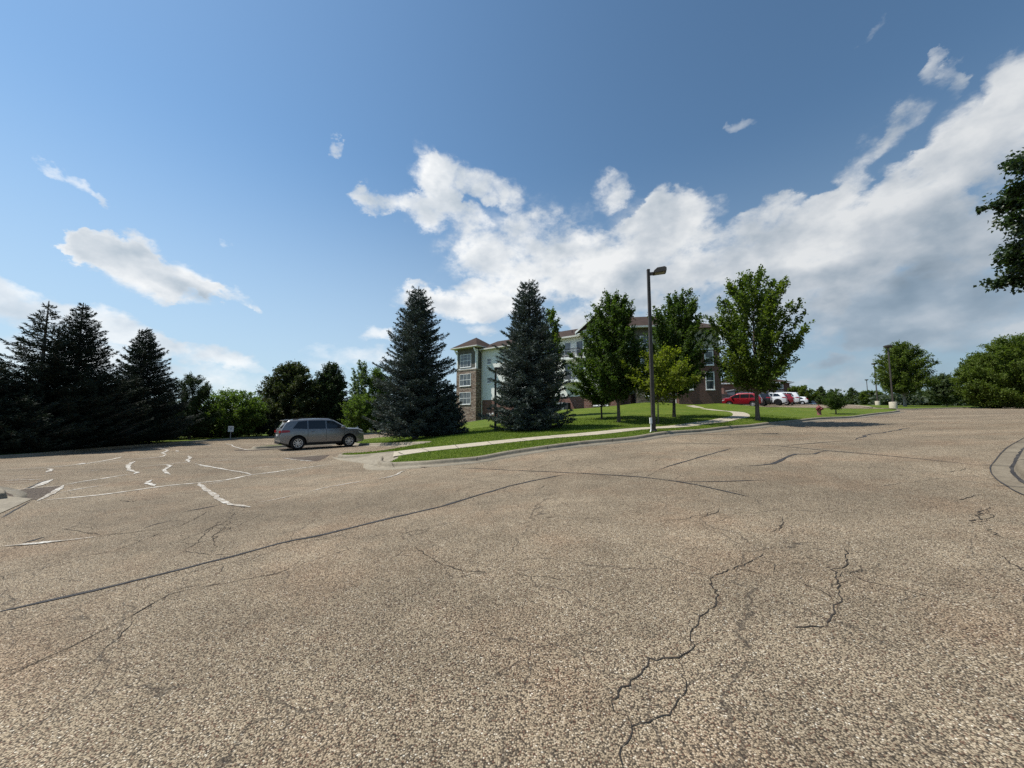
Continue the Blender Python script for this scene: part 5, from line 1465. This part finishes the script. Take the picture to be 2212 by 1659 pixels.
mb = MB(); mb.poly([(.30, -.16, zt - .222), (.74, -.16, zt - .206), (.74, .16, zt - .206), (.30, .16, zt - .222), (.30, -.16, zt - .19), (.74, -.16, zt - .18), (.74, .16, zt - .18), (.30, .16, zt - .19)], [(0,3,2,1),(0,1,5,4),(1,2,6,5),(2,3,7,6),(3,0,4,7),(4,5,6,7)]); mb.build('lens', M['lens'], h_)
mb = MB(); mb.box(-.19, -.11, .38, -.09, -.02, .66); jb = mb.build('junction_box', M['white_plastic'], lp, bevel=.01)
mb = MB(); mb.tube([(-.14, -.07, .4), (-.14, -.07, .22), (-.17, -.12, .08), (-.24, -.2, -.1)], .028, 8); mb.build('conduit', M['white_plastic'], jb, smooth=True)
# pole in front of the second big spruce
x, y, z = plant_at(1070, 929, 24.5)
lp = thing('lamp_post', 'slim dark lamp post half hidden by the uneven blue spruce', 'lamp post', (x, y, z), 0, lg)
zt = P(1070, 798, 24.5)[2] - z
mb = MB(); mb.frustum((0, 0, -.3), (.075, .075), (0, 0, zt), (.06, .06)); mb.build('pole', M['bronze'], lp)
mb = MB(); mb.box(-.07, -.13, zt - .02, .5, .13, zt + .13); mb.build('lamp_head', M['bronze'], lp, bevel=.03)
mb = MB(); mb.frustum((0, 0, -.1), (.13, .13), (0, 0, .08), (.12, .12)); mb.build('base', M['bronze'], lp)
# drum based lamps
def drum_lamp(px, py, d, top_py, label, drum=True, dw=.78):
    x, y = XY(px, py, d); z = H1(x, y) + .1
    zt = P(px, top_py, d)[2] - z
    t = thing('lamp_post', label, 'lamp post', (x, y, z), .5, lg)
    zb = 0
    if drum:
        mb = MB(); mb.lathe([(.40, -.3), (.40, .82), (.38, .86), (.36, .87)], 28); mb.build('base', M['barrel'], t, smooth=True); zb = .86
    mb = MB(); mb.frustum((0, 0, zb - .1), (.085, .085), (0, 0, zt - .1), (.065, .065)); mb.build('pole', M['bronze'], t)
    mb = MB(); mb.lathe([(.12, zt - .3), (.44, zt - .16), (.46, zt - .02), (.34, zt + .06), (.02, zt + .09)], 20); mb.build('lamp_head', M['bronze'], t, smooth=True)
    mb = MB(); mb.frustum((0, 0, zb), (.15, .15), (0, 0, zb + .06), (.13, .13)); mb.build('base_plate', M['bronze'], t)
drum_lamp(1930, 882, 50., 747, 'lamp post on the nearer pale concrete drum, by the drive entrance')
drum_lamp(1896, 873, 77., 785, 'lamp post on the second pale concrete drum, further up the drive')
drum_lamp(1876, 870, 118., 820, 'farthest lamp post, thin above the small trees', False)
# bollard light
x, y, z = plant_at(771, 936.5, 43)
bl = thing('bollard_light', 'short pale mushroom bollard light on the grass beyond the grey car', 'bollard light', (x, y, z))
mb = MB(); mb.lathe([(.07, -.2), (.07, .62)], 16); mb.build('post', M['galv'], bl, smooth=True)
mb = MB(); mb.lathe([(.08, .62), (.22, .66), (.2, .74), (.06, .8), (.01, .81)], 18); mb.build('lamp_head', M['white_plastic'], bl, smooth=True)
# parking sign
x, y, z = plant_at(497.5, 948, 37)
sg = thing('parking_sign', 'small white notice sign on a grey post at the lot kerb', 'sign', (x, y, z), R(22))
mb = MB(); mb.box(-.03, -.015, -.3, .03, .015, 1.05); mb.build('post', M['galv'], sg)
mb = MB(); mb.box(-.225, -.03, .62, .225, -.018, 1.16); pn = mb.build('panel', M['white_plastic'], sg, bevel=.004)
mb = MB()
for x0, x1, zc, hh in ((-.15, .17, 1.05, .012), (-.08, .08, .955, .024), (-.12, .12, .875, .012), (-.06, .06, .845, .010)):
    xx = x0
    g = np.random.default_rng(int((x1 + zc) * 1000))
    while xx < x1:
        w_ = g.uniform(.018, .034); mb.box(xx, -.034, zc - hh, min(xx + w_, x1), -.0302, zc + hh); xx += w_ + .008
mb.build('lettering', mottled('dark blue sign ink', (.03, .04, .09), (.05, .06, .12), 5, .6), pn)
# hydrant
M['hyd'] = mottled('faded red enamel', (.13, .02, .022), (.19, .04, .04), 7, .55, .35)
M['hyd_pale'] = mottled('sun bleached red enamel', (.2, .075, .075), (.26, .11, .1), 7, .65, .3)
x, y, z = plant_at(1770, 897, 33)
hy = thing('fire_hydrant', 'dark red fire hydrant with a paler barrel on the lawn', 'fire hydrant', (x, y, z), .35)
hy.scale = (1.1, 1.1, 1.0)
mb = MB(); mb.lathe([(.18, -.1), (.18, .03), (.135, .05), (.13, .40), (.135, .42)], 20); mb.build('barrel', M['hyd_pale'], hy, smooth=True)
mb = MB(); mb.lathe([(.17, .42), (.17, .47), (.135, .48), (.135, .62), (.17, .63), (.17, .67), (.15, .70), (.11, .77), (.05, .81), (.035, .82), (.035, .88), (.01, .89)], 20); mb.build('bonnet', M['hyd'], hy, smooth=True)
for a in (0., math.pi, -math.pi / 2):
    mb = MB(); r_ = .075 if a > -1 else .10
    mb.tube([(.1 * math.cos(a), .1 * math.sin(a), .55), (.22 * math.cos(a), .22 * math.sin(a), .55)], r_ * .8, 12); mb.tube([(.22 * math.cos(a), .22 * math.sin(a), .55), (.27 * math.cos(a), .27 * math.sin(a), .55), (.30 * math.cos(a), .30 * math.sin(a), .55)], [r_, r_, .03], 12)
    mb.build('nozzle', M['hyd'], hy, smooth=True)
# storm drain mouth in the island kerb
dx, dy = XY(1884, 882.6, 52.5)
mb = MB(); mb.box(-.9, -.12, -.02, .9, .12, .13)
dr = mb.build('storm_drain', M['clad'], bevel=.01); dr.location = (dx, dy, H1(dx, dy) + .02); dr.rotation_euler = (0, 0, -.75)
tag(dr, 'dark storm drain opening in the kerb near the concrete drums', 'drain')
# ------------------------------------------------------------------ camera, sun, world
cd = bpy.data.cameras.new('camera'); cam = bpy.data.objects.new('camera', cd); COL.objects.link(cam)
cam.location = (0, 0, EYE); cam.rotation_euler = (math.pi / 2 + PITCH, 0, 0)
cd.sensor_width = 36; cd.lens = 36 * FPX / 2212; cd.clip_start = .05; cd.clip_end = 4000
SC.camera = cam
SUN_AZ = math.atan2(-1., .07); SUN_EL = R(59)
sd = Vector((math.sin(SUN_AZ) * math.cos(SUN_EL), math.cos(SUN_AZ) * math.cos(SUN_EL), math.sin(SUN_EL)))
ld = bpy.data.lights.new('sun', 'SUN'); ld.energy = 4.8; ld.angle = R(.53); ld.color = (1, .95, .87)
so = bpy.data.objects.new('sun', ld); COL.objects.link(so)
so.rotation_euler = sd.to_track_quat('Z', 'Y').to_euler(); so.location = (-30, 20, 60)

w = bpy.data.worlds.new('World'); SC.world = w; w.use_nodes = True
nt = NT(w.node_tree); w.node_tree.nodes.clear()
gen = nt.n('ShaderNodeTexCoord').outputs['Generated']
d = nt.n('ShaderNodeVectorMath', {0: gen}, operation='NORMALIZE').outputs[0]
sx, sy, sz = nt.sep(d)
sky = nt.n('ShaderNodeTexSky', sky_type='NISHITA', sun_disc=False, sun_elevation=SUN_EL, sun_rotation=SUN_AZ, altitude=250, air_density=1.0, dust_density=.35, ozone_density=1.6)
az = nt.m('ARCTAN2', sx, sy); el = nt.m('ARCSINE', sz)
def azel(px, py):
    x, y, z = P(px, py, 1.0); z -= EYE
    r = math.sqrt(x * x + y * y + z * z)
    return math.atan2(x, y), math.asin(z / r)
# billows push the coordinates about before the cloud shapes are read
nv = nt.n('ShaderNodeVectorMath', {0: d, 1: (1, 1, 1.5)}, operation='MULTIPLY').outputs[0]
wob = nt.n('ShaderNodeTexNoise', {'Vector': nv, 'Scale': 9., 'Detail': 8., 'Roughness': .6}).outputs[1]
wv = nt.n('ShaderNodeVectorMath', {0: wob, 1: (.5, .5, .5)}, operation='SUBTRACT').outputs[0]
wv = nt.n('ShaderNodeVectorMath', {0: wv, 1: (.15, .13, 0)}, operation='MULTIPLY').outputs[0]
pv0 = nt.vec(az, el)
pv = nt.n('ShaderNodeVectorMath', {0: pv0, 1: wv}, operation='ADD').outputs[0]
def field(blobs, src):
    tot = None
    for px, py, rx, ry, rot, amp in blobs:
        a, e = azel(px, py)
        a1, _ = azel(px + rx, py); a0, _ = azel(px - rx, py); _, e1 = azel(px, py - ry); _, e0 = azel(px, py + ry)
        mp = nt.n('ShaderNodeMapping', {'Vector': src, 'Location': (a, e, 0), 'Rotation': (0, 0, R(-rot)), 'Scale': ((a1 - a0) / 2, (e1 - e0) / 2, 1)}, vector_type='TEXTURE').outputs[0]
        q = nt.n('ShaderNodeVectorMath', {0: mp, 1: mp}, operation='DOT_PRODUCT').outputs['Value']
        b = nt.m('MULTIPLY_ADD', q, -amp, amp, clamp=True)
        tot = b if tot is None else nt.m('ADD', tot, b)
    return tot
CUM = [(300,590,125,56,14,1.),(300,546,60,42,0,.9),(215,560,60,44,0,.8),(400,608,120,48,18,1.),(480,640,80,22,10,.8),(205,548,55,30,0,.8),
 (960,385,68,72,0,1.1),(905,455,52,45,0,.9),(830,445,60,34,-25,.9),(790,425,24,26,0,.7),(1050,392,50,50,20,.8),(1105,420,30,40,0,.55),(930,318,44,22,20,.42),(1000,465,70,35,0,.45),
 (1010,530,90,55,0,.48),(1160,500,110,75,0,.52),(1130,590,190,80,0,.66),(1290,520,60,50,0,.4),(900,640,75,42,0,1.),(1000,660,140,50,0,.95),(1310,410,50,44,10,.48),(1250,570,120,90,0,.55),
 (1440,490,130,80,0,1.15),(1380,600,160,90,0,1.),(1340,680,170,40,0,.7),(1560,570,150,100,0,.95),(1660,470,90,46,0,.62),(1760,490,140,60,-20,.8),(1850,560,260,110,-8,1.2),
 (1960,430,200,85,-32,1.1),(2120,310,150,130,-40,1.15),(2230,180,110,120,-35,1.1),(2150,520,220,110,-10,1.2),(1850,350,85,55,-35,.62),(1930,270,75,40,-50,.58),(2060,170,70,24,-50,.5)]
THIN = [(100,371,50,14,8,.5),(170,395,60,18,25,.62),(225,422,35,12,30,.5),(704,316,26,18,0,.58),(483,523,16,14,0,.42),(1590,262,45,26,-10,.42),(1870,65,50,16,-45,.4),(2040,140,60,28,-40,.5),
 (20,655,170,48,22,.9),(240,705,150,36,8,.9),(330,735,70,30,0,.65),(470,765,140,30,14,.85),(180,770,340,70,0,.7),(820,722,50,20,0,.75),(770,775,150,34,0,.6),(1040,720,60,18,0,.6),
 (1790,776,52,20,0,.6),(1900,722,110,26,-4,.55),(2200,712,80,30,-15,.7),(450,830,320,60,0,.45),
 (1180,560,330,150,0,.42),(1750,680,420,80,-4,.8),(2050,660,300,90,0,.7),(1950,790,420,90,0,.42),(1500,690,200,50,0,.6)]
GREY = [(1750,640,320,75,0,1.),(2120,570,240,90,-8,.95),(1950,500,200,60,-20,.5),(2180,400,120,90,-40,.45),(1380,650,160,34,0,.35),(400,622,100,20,16,.7),(900,478,50,18,0,.25),(2000,680,400,70,0,.9),(1950,800,400,90,0,.9)]
Fc = field(CUM, pv); Ft = field(THIN, pv); G = field(GREY, pv0)
n1 = nt.noise(nv, 6.5, 10, .6); n2 = nt.noise(nv, 24., 6, .6)
sh = lambda k: nt.n('ShaderNodeVectorMath', {0: nv, 1: (.022 * k, -.012 * k, -.042 * k)}, operation='ADD').outputs[0]
n3 = nt.noise(nv, 5., 6, .5); n3b = nt.noise(sh(1), 5., 6, .5)
pf = nt.n('ShaderNodeTexVoronoi', {'Vector': nt.n('ShaderNodeVectorMath', {0: nv, 1: nt.n('ShaderNodeVectorMath', {0: wob, 3: .10}, operation='SCALE').outputs[0]}, operation='ADD').outputs[0], 'Scale': 15., 'Detail': 2.5, 'Roughness': .6, 'Lacunarity': 2.3}, normalize=True).outputs['Distance']
nz = nt.m('ADD', nt.m('MULTIPLY', nt.m('SUBTRACT', n1, .5), 2.9), nt.m('ADD', nt.m('MULTIPLY', nt.m('SUBTRACT', n2, .5), .5), nt.m('MULTIPLY', nt.m('SUBTRACT', .38, pf), .9)))
dens = nt.m('ADD', nt.m('MINIMUM', Fc, 1.1), nt.m('MULTIPLY', nz, nt.rng(Fc, 0., .3, .0, 1.)))
a1 = nt.rng(dens, .0, .92)
densT = nt.m('ADD', Ft, nt.m('MULTIPLY', nz, nt.rng(Ft, 0., .2, .0, .6)))
a2 = nt.m('MULTIPLY', nt.rng(densT, .1, .95), .8)
alpha = nt.m('SUBTRACT', 1., nt.m('MULTIPLY', nt.m('SUBTRACT', 1., a1), nt.m('SUBTRACT', 1., a2)))
lit = nt.m('ADD', nt.m('MULTIPLY', nt.m('SUBTRACT', n3b, n3), 2.4), nt.m('MULTIPLY', nt.m('SUBTRACT', .38, pf), .35))
thick = nt.rng(dens, .4, 1.5, 0., .16)
shade = nt.m('SUBTRACT', nt.m('ADD', .86, lit), nt.m('ADD', nt.m('MULTIPLY', G, .48), thick))
shade = nt.rng(shade, 0., 1.05, 0., 1., smooth=False)
ccol = nt.ramp(shade, [(0., (2.5, 3.2, 3.9)), (.35, (3.7, 4.4, 5.1)), (.7, (5.9, 6.3, 6.7)), (1., (8.2, 8.3, 8.3))])
hz = nt.rng(el, .0, .62, 1., 0.)
az_k = nt.rng(az, -.9, .9, 1.13, .87)
skyc = nt.mix(1., nt.mix(1., sky.outputs[0], (.90, 1.10, 1.11), 'MULTIPLY'), nt.vec(az_k, az_k, az_k), 'MULTIPLY')
azr = nt.rng(az, -.5, .95, 0., 1.)
skyc = nt.mix(nt.m('MULTIPLY', hz, .8), skyc, nt.mix(azr, (4.2, 5.3, 6.4), (2.5, 3.3, 4.1)))
ccol = nt.mix(azr, ccol, nt.mix(1., ccol, (.72, .735, .755), 'MULTIPLY'))
col = nt.mix(alpha, skyc, ccol)
bg = nt.n('ShaderNodeBackground', {'Color': col, 'Strength': .1})
out = nt.n('ShaderNodeOutputWorld', {0: bg.outputs[0]})
vs = SC.view_settings; vs.view_transform = 'Standard'; vs.look = 'None'; vs.exposure = .3; vs.gamma = 1
SC.cycles.use_denoising = False
SC.cycles.max_bounces = 6; SC.cycles.transparent_max_bounces = 8
SC.cycles.sample_clamp_indirect = 6
